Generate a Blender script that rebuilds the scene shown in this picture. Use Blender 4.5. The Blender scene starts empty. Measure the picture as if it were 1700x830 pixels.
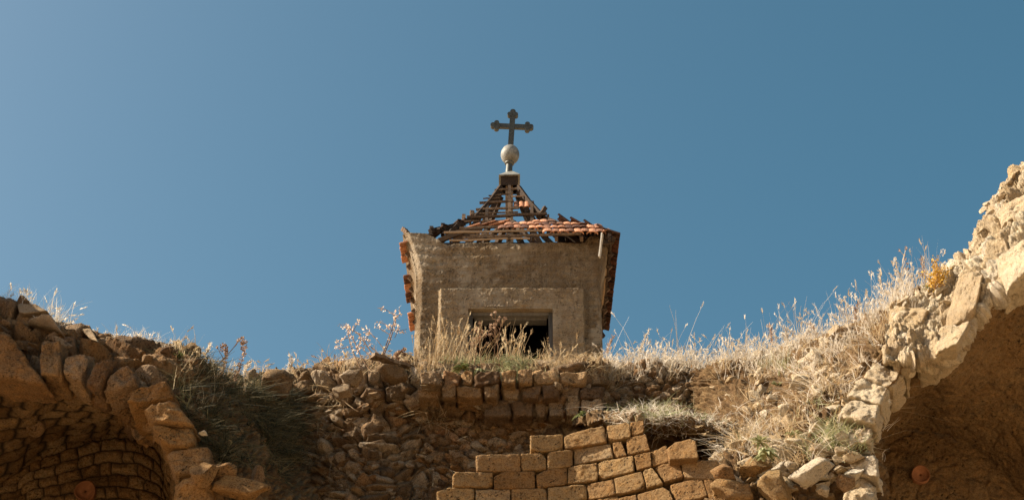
import bpy, bmesh, math, random
import numpy as np
from mathutils import Vector, Matrix, Euler
R = math.radians
sc = bpy.context.scene
C = sc.collection
# ------------------------------------------------------------------ camera
PITCH = R(31.0); FPX = 2600.0; CZ = 1.6
cam_d = bpy.data.cameras.new('camera'); cam = bpy.data.objects.new('camera', cam_d); C.objects.link(cam)
cam_d.sensor_width = 36.0; cam_d.lens = FPX / 1700 * 36
cam_d.clip_start = 0.1; cam_d.clip_end = 20000
cam.location = (0, 0, CZ); cam.rotation_euler = (R(90) + PITCH, 0, 0)
sc.camera = cam
# ------------------------------------------------------------------ light
SUN = Vector((-0.78, 0.0, 0.62)).normalized()          # towards the sun
w = bpy.data.worlds.new('World'); sc.world = w; w.use_nodes = True
nt = w.node_tree; bg = nt.nodes['Background']
sky = nt.nodes.new('ShaderNodeTexSky'); sky.sky_type = 'NISHITA'; sky.sun_disc = False
sky.sun_elevation = math.asin(SUN.z); sky.sun_rotation = math.atan2(SUN.x, SUN.y)
sky.altitude = 300; sky.air_density = 1.0; sky.dust_density = 5.5; sky.ozone_density = 2.0
hs = nt.nodes.new('ShaderNodeHueSaturation'); hs.inputs['Saturation'].default_value = 1.26; hs.inputs['Hue'].default_value = 0.468
nt.links.new(sky.outputs[0], hs.inputs['Color']); nt.links.new(hs.outputs[0], bg.inputs[0])
bg.inputs[1].default_value = 0.064
sl = bpy.data.lights.new('sun', 'SUN'); so = bpy.data.objects.new('sun', sl); C.objects.link(so)
sl.energy = 5.0; sl.angle = R(0.5); sl.color = (1.0, 0.88, 0.70)
so.rotation_euler = SUN.to_track_quat('Z', 'Y').to_euler()
sc.view_settings.view_transform = 'Standard'; sc.view_settings.look = 'None'
sc.view_settings.exposure = 1.02; sc.view_settings.gamma = 1; sc.view_settings.use_curve_mapping = False
sc.cycles.max_bounces = 8; sc.cycles.diffuse_bounces = 4

# ------------------------------------------------------------------ geometry of the site: a point at depth Y along the line of sight of (px, py)
cp, sp_ = math.cos(PITCH), math.sin(PITCH)
def U(px, py, Y):
    a = (px - 850) / FPX; b = (415 - py) / FPX
    dy = cp - sp_ * b; dz = sp_ + cp * b
    k = Y / dy
    return np.array([a * k, Y + 0 * k, CZ + dz * k])
def proj(P):
    x, y, z = P[..., 0], P[..., 1], P[..., 2] - CZ
    d = y * cp + z * sp_; u = -y * sp_ + z * cp
    return 850 + FPX * x / d, 415 - FPX * u / d

# ------------------------------------------------------------------ numpy noise
def h3(ix, iy, iz, s):
    n = (ix.astype(np.int64) * 374761393 + iy.astype(np.int64) * 668265263 + iz.astype(np.int64) * 2147483647 + s * 1274126177) & 0xffffffff
    n = ((n ^ (n >> 13)) * 1274126177) & 0xffffffff
    n = ((n ^ (n >> 15)) * 2246822519) & 0xffffffff
    return ((n ^ (n >> 16)) & 0xffffff) / float(0xffffff)
def vn(P, s=0):
    f = np.floor(P); t = P - f; t = t * t * (3 - 2 * t); i = f.astype(np.int64)
    r = 0
    for dx in (0, 1):
        wx = t[..., 0] if dx else 1 - t[..., 0]
        for dy in (0, 1):
            wy = t[..., 1] if dy else 1 - t[..., 1]
            for dz in (0, 1):
                wz = t[..., 2] if dz else 1 - t[..., 2]
                r = r + wx * wy * wz * h3(i[..., 0] + dx, i[..., 1] + dy, i[..., 2] + dz, s)
    return r * 2 - 1
def fbm(P, freq, octs=4, s=0, gain=0.5):
    r = 0; a = 1; t = 0
    for k in range(octs):
        r = r + a * vn(P * freq + 17.3 * k, s + k); t += a; a *= gain; freq *= 2.03
    return r / t
def voro(u, v, s=0, jit=0.85):
    iu = np.floor(u).astype(np.int64); iv = np.floor(v).astype(np.int64); z = np.zeros_like(iu)
    F1 = np.full(u.shape, 9.0); F2 = F1.copy(); idn = np.zeros(u.shape); ou = F1 * 0; ov = F1 * 0
    for a in (-1, 0, 1):
        for b in (-1, 0, 1):
            cu = iu + a; cv = iv + b
            fu = cu + .5 + jit * (h3(cu, cv, z, s) - .5); fv = cv + .5 + jit * (h3(cu, cv, z, s + 7) - .5)
            du = u - fu; dv = v - fv; d = np.sqrt(du * du + dv * dv)
            n = d < F1
            F2 = np.where(n, F1, np.minimum(F2, d)); F1 = np.where(n, d, F1)
            idn = np.where(n, h3(cu, cv, z, s + 13), idn); ou = np.where(n, du, ou); ov = np.where(n, dv, ov)
    return F1, F2, idn, ou, ov
def sst(a, b, x):
    t = np.clip((x - a) / (b - a), 0, 1); return t * t * (3 - 2 * t)
def hsh(idn, k):
    return np.mod(np.sin(idn * 9173.13 + k * 37.7) * 43758.5453, 1.0)

# ------------------------------------------------------------------ masonry height fields, in metres of (u, v)
def rubble(u, v, w, h, s, depth=.05, joint=.16, tilt=.5):
    wu = u + .35 * w * vn(np.stack([u / w * .9, v / h * .9, 0 * u], -1), s + 40); wv = v + .35 * h * vn(np.stack([u / w * .9, v / h * .9, 0 * u + 5], -1), s + 41)
    F1, F2, idn, ou, ov = voro(wu / w, wv / h, s)
    e = F2 - F1
    prof = sst(0, joint * 1.8, e) * .75 + sst(0, .7, e) * .25
    hh = prof * (0.45 + .75 * hsh(idn, 1)) + tilt * prof * (ou * (hsh(idn, 2) - .5) * 1.6 + ov * (hsh(idn, 3) - .5) * 1.6 - ov * .25)
    return hh * depth, hsh(idn, 4), 1 - sst(0, joint, e)
def courses(u, v, w, h, s, depth=.04, joint=.012):
    vv = v / h + .22 * vn(np.stack([u / w * .5, v * 0, v * 0 + s], -1), s) + .06 * vn(np.stack([u / w * 2, v / h, v * 0], -1), s + 2)
    row = np.floor(vv); fv = vv - row; z = np.zeros(u.shape, np.int64); ri = row.astype(np.int64)
    x = u / w + h3(ri, z, z, s) * 5 + .06 * vn(np.stack([u / w, v / h * 3, v * 0], -1), s + 3)
    k = np.floor(x).astype(np.int64)
    B = lambda q: q + .6 * (h3(q, ri, z, s + 5) - .5)
    k = np.where(x < B(k), k - 1, k); k = np.where(x > B(k + 1), k + 1, k)
    eu = np.minimum(x - B(k), B(k + 1) - x) * w; ev = np.minimum(fv, 1 - fv) * h
    idn = h3(k, ri, z, s + 9)
    e = 1 / np.sqrt(1 / (eu + 1e-4) ** 2 + 1 / (ev + 1e-4) ** 2)
    prof = sst(.0, joint * 2.0, e) * .7 + sst(0, h * .45, e) * .3
    ou = (x - (B(k) + B(k + 1)) / 2); ov = fv - .5
    hh = prof * (.6 + .5 * hsh(idn, 1)) + prof * (ou * (hsh(idn, 2) - .5) + ov * (hsh(idn, 3) - .5)) * .7
    return hh * depth, hsh(idn, 4), 1 - sst(0, joint, e)

# ------------------------------------------------------------------ mesh plumbing
def link(name, me, parent=None, mat=None):
    o = bpy.data.objects.new(name, me); C.objects.link(o)
    if mat is not None and me is not None: me.materials.append(mat)
    if parent is not None:
        o.parent = parent; o.matrix_parent_inverse = Matrix.Translation(-parent.location)
    return o
def mesh_np(name, V, F, mat=None, parent=None, attrs=None, smooth=True, origin=None):
    V = np.asarray(V, np.float32).reshape(-1, 3)
    if origin is not None: V = V - np.asarray(origin, np.float32)
    me = bpy.data.meshes.new(name)
    Fs = F if isinstance(F, list) else [F]
    Fs = [np.asarray(f, np.int32) for f in Fs if len(f)]
    me.vertices.add(len(V)); me.vertices.foreach_set('co', V.ravel())
    loops = np.concatenate([f.ravel() for f in Fs]); tot = np.concatenate([np.full(len(f), f.shape[1], np.int32) for f in Fs])
    start = np.concatenate([[0], np.cumsum(tot)[:-1]]).astype(np.int32)
    me.loops.add(len(loops)); me.loops.foreach_set('vertex_index', loops)
    me.polygons.add(len(tot)); me.polygons.foreach_set('loop_start', start); me.polygons.foreach_set('loop_total', tot)
    me.polygons.foreach_set('use_smooth', np.full(len(tot), smooth))
    me.update(calc_edges=True); me.validate()
    for k, a in (attrs or {}).items():
        at = me.attributes.new(k, 'FLOAT', 'POINT'); at.data.foreach_set('value', np.asarray(a, np.float32).ravel())
    o = link(name, me, parent, mat)
    if origin is not None: o.location = origin
    return o
class Bag:                                   # collects pieces of ONE part
    def __init__(s): s.V = []; s.F = {3: [], 4: []}; s.A = {'tint': [], 'joint': []}; s.n = 0
    def add(s, V, F, tint=.5, joint=0.):
        V = np.asarray(V, float).reshape(-1, 3); s.V.append(V)
        for f in (F if isinstance(F, list) else [F]):
            f = np.asarray(f)
            if len(f): s.F[f.shape[1]].append(f + s.n)
        for k, a in (('tint', tint), ('joint', joint)):
            s.A[k].append(np.full(len(V), a) if np.isscalar(a) else np.asarray(a).ravel())
        s.n += len(V)
    def build(s, name, mat, parent=None, smooth=True, origin=None):
        F = [np.concatenate(s.F[k]) for k in (3, 4) if s.F[k]]
        return mesh_np(name, np.concatenate(s.V), F, mat, parent, {k: np.concatenate(a) for k, a in s.A.items()}, smooth, origin)
def tag(o, label, cat, group=None, kind=None):
    o['label'] = label
    if cat: o['category'] = cat
    if group: o['group'] = group
    if kind: o['kind'] = kind
    return o
def empty(name, loc, label, cat, group=None):
    o = bpy.data.objects.new(name, None); C.objects.link(o); o.location = loc; o.empty_display_size = .2
    return tag(o, label, cat, group)

def cr(A, n):                                # Catmull-Rom along axis 0
    m = len(A); t = np.linspace(0, m - 1, n); i = np.minimum(t.astype(int), m - 2); f = (t - i).reshape((-1,) + (1,) * (A.ndim - 1))
    P = np.concatenate([2 * A[:1] - A[1:2], A, 2 * A[-1:] - A[-2:-1]])
    a, b, c, d = P[i], P[i + 1], P[i + 2], P[i + 3]
    return .5 * (2 * b + (c - a) * f + (2 * a - 5 * b + 4 * c - d) * f ** 2 + (3 * b - a - 3 * c + d) * f ** 3)
def gridF(a, b):
    i = np.arange(a * b).reshape(a, b)
    return np.stack([i[:-1, :-1], i[:-1, 1:], i[1:, 1:], i[1:, :-1]], -1).reshape(-1, 4)
PATCH = {}
def patch(bag, key, rows, nr, nc, fn, rough=.03, rfreq=3., fine=.008, seed=0, skirt=True, flip=False):
    G = np.array([[U(*p) for p in r] for r in rows])
    S = cr(G, nr); S = cr(S.transpose(1, 0, 2), nc).transpose(1, 0, 2)
    du = np.gradient(S, axis=1); dv = np.gradient(S, axis=0)
    N = np.cross(du, dv); N /= np.linalg.norm(N, axis=-1, keepdims=True) + 1e-9
    if ((N * (np.array([0, 0, CZ]) - S)).sum(-1)).mean() < 0: N = -N
    if flip: N = -N
    lu = np.cumsum(np.linalg.norm(du, axis=-1).mean(0)); lv = np.cumsum(np.linalg.norm(dv, axis=-1).mean(1))
    u, v = np.meshgrid(lu, lv)
    h, tint, joint = fn(u, v)
    h = h + rough * fbm(S, rfreq, 4, seed) + fine * fbm(S, 22., 4, seed + 9, .65)
    V = S + N * h[..., None]
    dN = np.cross(np.gradient(V, axis=1), np.gradient(V, axis=0)); dN /= np.linalg.norm(dN, axis=-1, keepdims=True) + 1e-9
    dN *= np.sign((dN * N).sum(-1).mean())
    bag.add(V, gridF(nr, nc), tint, joint)
    if skirt:
        q = V[-1, ::6]; zz = np.linspace(0, 1, 8)[:, None, None] ** 1
        K = np.repeat(q[None], 8, 0).copy(); K[..., 2] *= (1 - zz[..., 0]); K[1:, :, :2] += .05 * fbm(K[1:], 1.3, 3, seed)[..., None]
        bag.add(K, gridF(8, len(q)), .4, .2)
    PATCH[key] = (V, dN)
    return V

# ico + rounded cube templates
def _ico(n):
    bm = bmesh.new(); bmesh.ops.create_icosphere(bm, subdivisions=n, radius=1)
    V = np.array([v.co[:] for v in bm.verts]); F = np.array([[v.index for v in f.verts] for f in bm.faces]); bm.free(); return V, F
ICO = {n: _ico(n) for n in (1, 2, 3, 4)}
def _cube(n):
    bm = bmesh.new(); bmesh.ops.create_cube(bm, size=2); bmesh.ops.subdivide_edges(bm, edges=bm.edges[:], cuts=n - 1, use_grid_fill=True)
    V = np.array([v.co[:] for v in bm.verts]); F = np.array([[v.index for v in f.verts] for f in bm.faces]); bm.free(); return V, F
CUBE = {n: _cube(n) for n in (10, 18, 26)}
def rock(cen, size, rot=(0, 0, 0), seed=0, planes=14, lo=.45, hi=.8, lvl=3, noise=.07):
    rg = np.random.default_rng(seed); V, F = ICO[lvl]; V = V.copy()
    for k in range(planes):
        n = rg.normal(size=3); n /= np.linalg.norm(n); d = rg.uniform(lo, hi)
        t = np.maximum(V @ n - d, 0); V -= t[:, None] * n
    V /= np.abs(V).max(0)
    V += (noise * fbm(V + seed * 3.1, 2.2, 4, seed, .6) + noise * .55 * fbm(V + seed * 1.7, 6., 4, seed, .75))[:, None] * V
    V = V * (np.array(size) / 2)
    M = np.array(Euler(rot).to_matrix())
    return V @ M.T + np.array(cen), F
def block8(c8, seed=0, n=18, k=9, noise=.012, chip=4, freq=7, fine=.007, ff=34.):
    """c8: 8 corners, order (x-,x+) fastest, then z (-,+), then y (front, back)"""
    V, F = CUBE[n]; V = V / (np.abs(V) ** k).sum(1)[:, None] ** (1 / k)
    rg = np.random.default_rng(seed)
    for q in range(chip):
        nn = np.sign(rg.normal(size=3)) * rg.uniform(.3, 1, 3); nn /= np.linalg.norm(nn); d = rg.uniform(1.32, 1.62)
        t = np.maximum(V @ nn - d, 0); V = V - t[:, None] * nn * .9
    T = (V + 1) / 2; x, y, z = T[:, 0:1], T[:, 1:2], T[:, 2:3]
    c = np.array(c8).reshape(2, 2, 2, 3)      # [y][z][x]
    P = 0
    for a in (0, 1):
        for b in (0, 1):
            for d in (0, 1):
                P = P + c[a, b, d] * (y if a else 1 - y) * (z if b else 1 - z) * (x if d else 1 - x)
    cen = P.mean(0); D = P - cen; D /= np.linalg.norm(D, axis=1, keepdims=True)
    return P + D * (noise * (fbm(P, freq, 4, seed, .6) * 1.6 - .2) + fine * fbm(P, ff, 3, seed, .75))[:, None], F
def quadblock(q, Y, depth=.35, seed=0, dirn=(0, 1, 0), **kw):
    """q: tl,tr,br,bl pixels; Y scalar or 4 values"""
    Ys = [Y] * 4 if np.isscalar(Y) else Y
    tl, tr, br, bl = [U(p[0], p[1], y) for p, y in zip(q, Ys)]
    d = np.array(dirn, float) * depth
    return block8([bl, br, tl, tr, bl + d, br + d, tl + d, tr + d], seed, **kw)
def bar(a, b, wx, wz, up=(0, 0, 1), seed=0, wob=.0, n=6):
    """a squared timber from a to b"""
    a = np.array(a, float); b = np.array(b, float); d = b - a; L = np.linalg.norm(d); d /= L
    s = np.cross(d, up); s /= np.linalg.norm(s); t = np.cross(s, d)
    rg = np.random.default_rng(seed); rows = []
    for i in range(n + 1):
        f = i / n; c = a + d * L * f + (s * rg.normal() + t * rg.normal()) * wob * (0 < i < n)
        e = 1 + rg.normal() * .05
        rows.append([c + s * wx / 2 * p * e + t * wz / 2 * q * e for p, q in ((-1, -1), (1, -1), (1, 1), (-1, 1))])
    V = np.array(rows).reshape(-1, 3); F = []
    for i in range(n):
        for j in range(4): F.append([4 * i + j, 4 * i + (j + 1) % 4, 4 * i + 4 + (j + 1) % 4, 4 * i + 4 + j])
    F += [[3, 2, 1, 0], [4 * n, 4 * n + 1, 4 * n + 2, 4 * n + 3]]
    return V, np.array(F)
def tube(pts, rad, k=6):
    P = np.array(pts, float); r = np.broadcast_to(rad, len(P)); T = np.gradient(P, axis=0); T /= np.linalg.norm(T, axis=1, keepdims=True) + 1e-9
    ref = np.array([.31, .9, .2]); s = np.cross(T, ref); s /= np.linalg.norm(s, axis=1, keepdims=True) + 1e-9; t = np.cross(T, s)
    a = np.linspace(0, 2 * math.pi, k, endpoint=False)
    V = P[:, None] + r[:, None, None] * (np.cos(a)[None, :, None] * s[:, None] + np.sin(a)[None, :, None] * t[:, None])
    i = np.arange(len(P) * k).reshape(len(P), k); j = np.roll(i, -1, 1)
    F = np.stack([i[:-1], j[:-1], j[1:], i[1:]], -1).reshape(-1, 4)
    return V.reshape(-1, 3), F

# ------------------------------------------------------------------ materials
def newmat(name):
    m = bpy.data.materials.new(name); m.use_nodes = True; t = m.node_tree
    return m, t, t.nodes['Principled BSDF'], t.nodes.new, t.links.new
def ramp(nd, stops, inter='LINEAR'):
    r = nd.color_ramp; r.interpolation = inter
    while len(r.elements) < len(stops): r.elements.new(.5)
    for e, (p, c) in zip(r.elements, stops): e.position = p; e.color = (*c, 1)
def mixc(t, a, b, f, mode='MIX'):
    n = t.nodes.new('ShaderNodeMix'); n.data_type = 'RGBA'; n.blend_type = mode
    for i, v in ((0, f), (6, a), (7, b)):
        if hasattr(v, 'is_linked') or hasattr(v, 'links'): t.links.new(v, n.inputs[i])
        elif isinstance(v, tuple): n.inputs[i].default_value = (*v, 1)
        else: n.inputs[i].default_value = v
    return n.outputs[2]
def stone_mat(name, cols, mortar_shade, pits=.5, lichen=.0, bump=.6, rough=.95, mott=1.0, jmix=.55, pitscale=62, stain=None, streak=False):
    m, t, P, N, L = newmat(name)
    tc = N('ShaderNodeTexCoord').outputs['Object']
    at = N('ShaderNodeAttribute'); at.attribute_name = 'tint'; rp = N('ShaderNodeValToRGB'); L(at.outputs['Fac'], rp.inputs[0])
    ramp(rp, [(i / (len(cols) - 1) if len(cols) > 1 else 0, c) for i, c in enumerate(cols)])
    col = rp.outputs[0]
    def noise(scale, det=6, ro=.6):
        n = N('ShaderNodeTexNoise'); n.inputs['Scale'].default_value = scale; n.inputs['Detail'].default_value = det; n.inputs['Roughness'].default_value = ro
        L(tc, n.inputs['Vector']); return n.outputs['Fac']
    def mr(v, a, b, c=0., d=1.):
        n = N('ShaderNodeMapRange'); L(v, n.inputs[0])
        for i, q in enumerate((a, b, c, d)): n.inputs[i + 1].default_value = q
        return n.outputs[0]
    n1 = noise(3.1); n2 = noise(17); n3 = noise(85, 5, .8)
    col = mixc(t, col, (.60, .51, .42), mr(n1, .42, .72, 0, .55 * mott), 'MULTIPLY')
    col = mixc(t, col, (1.35, 1.22, 1.0), mr(n2, .45, .75, 0, .8 * mott), 'MULTIPLY')
    col = mixc(t, col, (.55, .45, .36), mr(n3, .47, .62, 0, .9 * mott), 'MULTIPLY')
    aj = N('ShaderNodeAttribute'); aj.attribute_name = 'joint'
    jm = N('ShaderNodeMath'); jm.operation = 'MULTIPLY'; L(aj.outputs['Fac'], jm.inputs[0]); jm.inputs[1].default_value = jmix
    col = mixc(t, col, mortar_shade, jm.outputs[0])  # mortar tone, darkened to paint the shade of the crevices between stones
    if lichen:
        nl = noise(6.5, 8, .75); col = mixc(t, col, (.045, .042, .035), mr(nl, .56, .64, 0, lichen))
    if stain:
        ns = noise(1.1, 5, .7); col = mixc(t, col, stain, mr(ns, .5, .6, 0, .85))
    if streak:
        for scl, nsc, cc_ in (((1, 1, 9), 2.2, (.50, .42, .34)), ((7, 7, .8), 1.6, (.62, .55, .47))):
            mp = N('ShaderNodeMapping'); mp.inputs['Scale'].default_value = scl; L(tc, mp.inputs[0]); nn = N('ShaderNodeTexNoise'); nn.inputs['Scale'].default_value = nsc; nn.inputs['Detail'].default_value = 7; nn.inputs['Roughness'].default_value = .7
            L(mp.outputs[0], nn.inputs['Vector']); col = mixc(t, col, cc_, mr(nn.outputs['Fac'], .5, .7, 0, .6), 'MULTIPLY')
    # pits of the tuff: small holes, their inner shade painted as a dark colour
    vo = N('ShaderNodeTexVoronoi'); vo.inputs['Scale'].default_value = pitscale; vo.inputs['Randomness'].default_value = 1
    nw = noise(30, 3); wv = N('ShaderNodeVectorMath'); wv.operation = 'MULTIPLY_ADD'
    L(tc, wv.inputs[0]); wv.inputs[1].default_value = (1, 1, 1); cw = N('ShaderNodeCombineXYZ'); ms = N('ShaderNodeMath'); ms.operation = 'MULTIPLY'; L(nw, ms.inputs[0]); ms.inputs[1].default_value = .06
    L(ms.outputs[0], cw.inputs[0]); L(ms.outputs[0], cw.inputs[2]); L(cw.outputs[0], wv.inputs[2]); L(wv.outputs[0], vo.inputs['Vector'])
    sel = mr(noise(9, 3), .44, .6)
    pit = mr(vo.outputs['Distance'], .14, .34, 1, 0)
    pm = N('ShaderNodeMath'); pm.operation = 'MULTIPLY'; L(pit, pm.inputs[0]); L(sel, pm.inputs[1])
    pc = N('ShaderNodeMath'); pc.operation = 'MULTIPLY'; L(pm.outputs[0], pc.inputs[0]); pc.inputs[1].default_value = pits
    col = mixc(t, col, (.05, .032, .018), pc.outputs[0])
    L(col, P.inputs['Base Color']); P.inputs['Roughness'].default_value = rough; P.inputs['Specular IOR Level'].default_value = .15
    hsum = N('ShaderNodeMath'); hsum.operation = 'MULTIPLY_ADD'; L(pc.outputs[0], hsum.inputs[0]); hsum.inputs[1].default_value = -1.1
    h2 = N('ShaderNodeMath'); h2.operation = 'ADD'; L(n2, h2.inputs[0]); L(n3, h2.inputs[1]); L(h2.outputs[0], hsum.inputs[2])
    b = N('ShaderNodeBump'); b.inputs['Strength'].default_value = bump; b.inputs['Distance'].default_value = .03; L(hsum.outputs[0], b.inputs['Height']); L(b.outputs[0], P.inputs['Normal'])
    return m
OCH = [(.32, .185, .075), (.40, .25, .115), (.48, .33, .165), (.37, .225, .10), (.53, .39, .23)]
MIXS = [(.24, .13, .05), (.40, .24, .11), (.52, .36, .20), (.19, .12, .07), (.58, .45, .30), (.44, .24, .11)]
GREY = [(.21, .155, .10), (.34, .24, .14), (.48, .37, .25), (.58, .49, .37), (.42, .26, .13), (.27, .19, .12)]
PALE = [(.56, .43, .27), (.70, .57, .39), (.80, .70, .52), (.62, .47, .28), (.84, .76, .61)]
M = {}
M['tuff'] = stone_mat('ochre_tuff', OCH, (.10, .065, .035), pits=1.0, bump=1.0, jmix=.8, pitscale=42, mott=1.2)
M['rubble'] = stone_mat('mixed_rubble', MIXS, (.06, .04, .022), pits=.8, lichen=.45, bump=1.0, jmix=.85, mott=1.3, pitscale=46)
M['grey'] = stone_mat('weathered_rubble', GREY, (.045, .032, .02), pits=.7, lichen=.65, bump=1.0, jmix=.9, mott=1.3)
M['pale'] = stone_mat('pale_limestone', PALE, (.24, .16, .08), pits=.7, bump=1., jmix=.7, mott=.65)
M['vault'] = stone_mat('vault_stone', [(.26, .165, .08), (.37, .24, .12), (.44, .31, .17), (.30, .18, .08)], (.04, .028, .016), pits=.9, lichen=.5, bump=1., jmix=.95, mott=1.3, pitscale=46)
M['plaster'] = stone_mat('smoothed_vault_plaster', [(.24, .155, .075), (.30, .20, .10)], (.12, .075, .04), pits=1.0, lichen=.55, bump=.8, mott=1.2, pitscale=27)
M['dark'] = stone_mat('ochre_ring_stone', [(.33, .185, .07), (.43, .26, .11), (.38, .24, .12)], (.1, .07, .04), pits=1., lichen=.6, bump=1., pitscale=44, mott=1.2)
M['earth'] = stone_mat('dry_earth', [(.17, .105, .05), (.25, .16, .08), (.33, .23, .12)], (.14, .085, .045), pits=.3, bump=1.0)
M['render'] = stone_mat('tower_render', [(.285, .225, .15), (.46, .38, .265)], (.2, .15, .1), pits=.75, lichen=.3, bump=1.2, mott=1.2, stain=(.50, .42, .31), pitscale=34, streak=True)
M['crown'] = stone_mat('brown_crown_rubble', [(.22, .125, .055), (.34, .21, .10), (.44, .31, .19), (.20, .13, .08), (.38, .22, .09)], (.04, .028, .016), pits=.85, lichen=.7, bump=1., jmix=.9, mott=1.3, pitscale=46)
M['slate'] = stone_mat('slab_stone', [(.30, .22, .14), (.38, .29, .19)], (.2, .15, .1), pits=.2, bump=.5, lichen=.4)
def simple(name, c1, c2, scale=20, rough=.8, bump=.3, stretch=None, metal=0, transl=0, spec=.2):
    m, t, P, N, L = newmat(name); tc = N('ShaderNodeTexCoord').outputs['Object']
    if stretch:
        mp = N('ShaderNodeMapping'); mp.inputs['Scale'].default_value = stretch; L(tc, mp.inputs[0]); tc = mp.outputs[0]
    n = N('ShaderNodeTexNoise'); n.inputs['Scale'].default_value = scale; n.inputs['Detail'].default_value = 6; n.inputs['Roughness'].default_value = .65; L(tc, n.inputs['Vector'])
    at = N('ShaderNodeAttribute'); at.attribute_name = 'tint'
    ad = N('ShaderNodeMath'); ad.operation = 'MULTIPLY_ADD'; L(at.outputs['Fac'], ad.inputs[0]); ad.inputs[1].default_value = .8; ad.inputs[2].default_value = -.4
    a2 = N('ShaderNodeMath'); a2.operation = 'ADD'; L(ad.outputs[0], a2.inputs[0]); L(n.outputs['Fac'], a2.inputs[1])
    r = N('ShaderNodeValToRGB'); ramp(r, [(.25, c1), (.75, c2)]); L(a2.outputs[0], r.inputs[0]); L(r.outputs[0], P.inputs['Base Color'])
    P.inputs['Roughness'].default_value = rough; P.inputs['Metallic'].default_value = metal; P.inputs['Specular IOR Level'].default_value = spec
    if bump:
        b = N('ShaderNodeBump'); b.inputs['Strength'].default_value = bump; b.inputs['Distance'].default_value = .01; L(n.outputs['Fac'], b.inputs['Height']); L(b.outputs[0], P.inputs['Normal'])
    if transl:
        tr = N('ShaderNodeBsdfTranslucent'); L(r.outputs[0], tr.inputs[0]); mx = N('ShaderNodeMixShader'); mx.inputs[0].default_value = transl
        L(P.outputs[0], mx.inputs[1]); L(tr.outputs[0], mx.inputs[2]); L(mx.outputs[0], t.nodes['Material Output'].inputs[0])
    return m
M['wood'] = simple('weathered_wood', (.10, .065, .04), (.36, .26, .17), 30, .85, .6, (1, 1, .25))
M['darkwood'] = simple('dark_old_wood', (.035, .024, .017), (.14, .09, .055), 30, .85, .6)
M['greywood'] = simple('grey_painted_wood', (.07, .07, .068), (.17, .16, .145), 25, .8, .4, (1, 1, .2))
M['palewood'] = simple('bleached_board', (.36, .33, .29), (.58, .54, .47), 25, .85, .4)
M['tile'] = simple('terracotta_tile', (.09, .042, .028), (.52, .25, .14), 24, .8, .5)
M['tiledark'] = simple('shade_dark_terracotta', (.035, .022, .016), (.12, .055, .034), 14, .85, .5)  # darker tile copy, shade of the right roof side put into the colour
M['interior_shade'] = simple('shade_dark_plaster', (.018, .015, .012), (.05, .04, .03), 9, .95, .3)  # near-black base colour paints the deep shade inside the tower
M['metal'] = simple('oxidised_iron', (.045, .05, .045), (.13, .135, .12), 22, .55, .3, metal=.4, spec=.4)
M['zinc'] = simple('zinc_sheet', (.05, .045, .035), (.30, .30, .27), 11, .6, .3, metal=.25, spec=.4)
M['pot'] = simple('clay_pot', (.20, .085, .04), (.42, .19, .09), 20, .8, .4)
M['straw'] = simple('dry_straw', (.38, .25, .12), (.74, .60, .38), 3, .7, 0, transl=.4)
M['whitestraw'] = simple('bleached_straw', (.52, .43, .31), (.86, .79, .67), 3, .7, 0, transl=.5)
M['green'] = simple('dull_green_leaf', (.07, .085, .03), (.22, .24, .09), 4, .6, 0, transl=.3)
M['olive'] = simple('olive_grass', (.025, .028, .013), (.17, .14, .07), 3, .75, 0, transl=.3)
M['palegreen'] = simple('pale_green_leaf', (.20, .21, .09), (.50, .50, .28), 4, .6, 0, transl=.3)
M['stalk'] = simple('brown_stalk', (.13, .07, .035), (.40, .24, .13), 6, .8, 0, transl=.1)
M['seed'] = simple('seed_head', (.26, .15, .09), (.66, .48, .34), 8, .8, 0, transl=.3)
M['pinkleaf'] = simple('faded_pink_leaf', (.62, .43, .30), (.86, .72, .56), 8, .7, 0, transl=.55)
M['yellowleaf'] = simple('yellow_autumn_leaf', (.42, .24, .03), (.78, .50, .10), 8, .7, 0, transl=.5)
M['gnd'] = stone_mat('trodden_ground', [(.46, .34, .21), (.50, .38, .24)], (.3, .2, .1), pits=.1, bump=.3)

# ------------------------------------------------------------------ ground
g = Bag(); n = 60; q = np.sinh(np.linspace(-1, 1, n) * 6) / np.sinh(6) * 3000
X, Y = np.meshgrid(q, q); P0 = np.stack([X, Y, 0 * X], -1); r0 = np.hypot(X, Y)
P0[..., 2] = 6 * fbm(P0, .004, 3, 5) * sst(30, 500, r0) - .02
g.add(P0, gridF(n, n), .5, 0)
tag(g.build('ground', M['gnd']), 'pale trodden earth floor below the ruin', None, kind='structure')

# ------------------------------------------------------------------ bell tower
YF = 21.4; XC = -0.045; YC = 22.85
tower = empty('bell_tower', (XC, YC, 0), 'square bell tower with crumbling roof behind the ruined wall', 'bell tower')
zof = lambda y, Y: U(850, y, Y)[2]
def xof(px, py, Y): return U(px, py, Y)[0]
xL = xof(686, 600, YF); xR = xof(1002, 600, YF); z0 = zof(680, YF); zT = zof(406, YF)
nx, nz = 330, 300
t = np.linspace(0, 1, nx); s = np.linspace(0, 1, nz)
zc0 = zof(470, YF); zc1 = zof(388, YF)
def flare(z): return .235 * np.clip((z - zc0) / (zc1 - zc0), 0, 1.05) ** 1.8
pxs = np.linspace(672, 1003, nx)
ytop = np.interp(pxs, [672, 676, 690, 708, 718, 728, 737, 760, 800, 850, 900, 945, 962, 966, 975, 990, 1003], [386, 385, 386, 388, 394, 403, 407, 404, 403, 404, 402, 404, 402, 392, 390, 391, 394])
ytop = ytop + 1.6 * fbm(np.stack([pxs * .08, 0 * pxs, 0 * pxs], -1), 1, 4, 3)
ztop = np.array([zof(y, YF) for y in ytop])
Z = z0 + (ztop[None] - z0) * s[:, None]
fl = flare(Z); l = xL - fl; r_ = xR + fl
X = l + (r_ - l) * t[None]
wob = .012 * fbm(np.stack([Z * 3, 0 * Z, 0 * Z], -1), 2, 4, 8)
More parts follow.
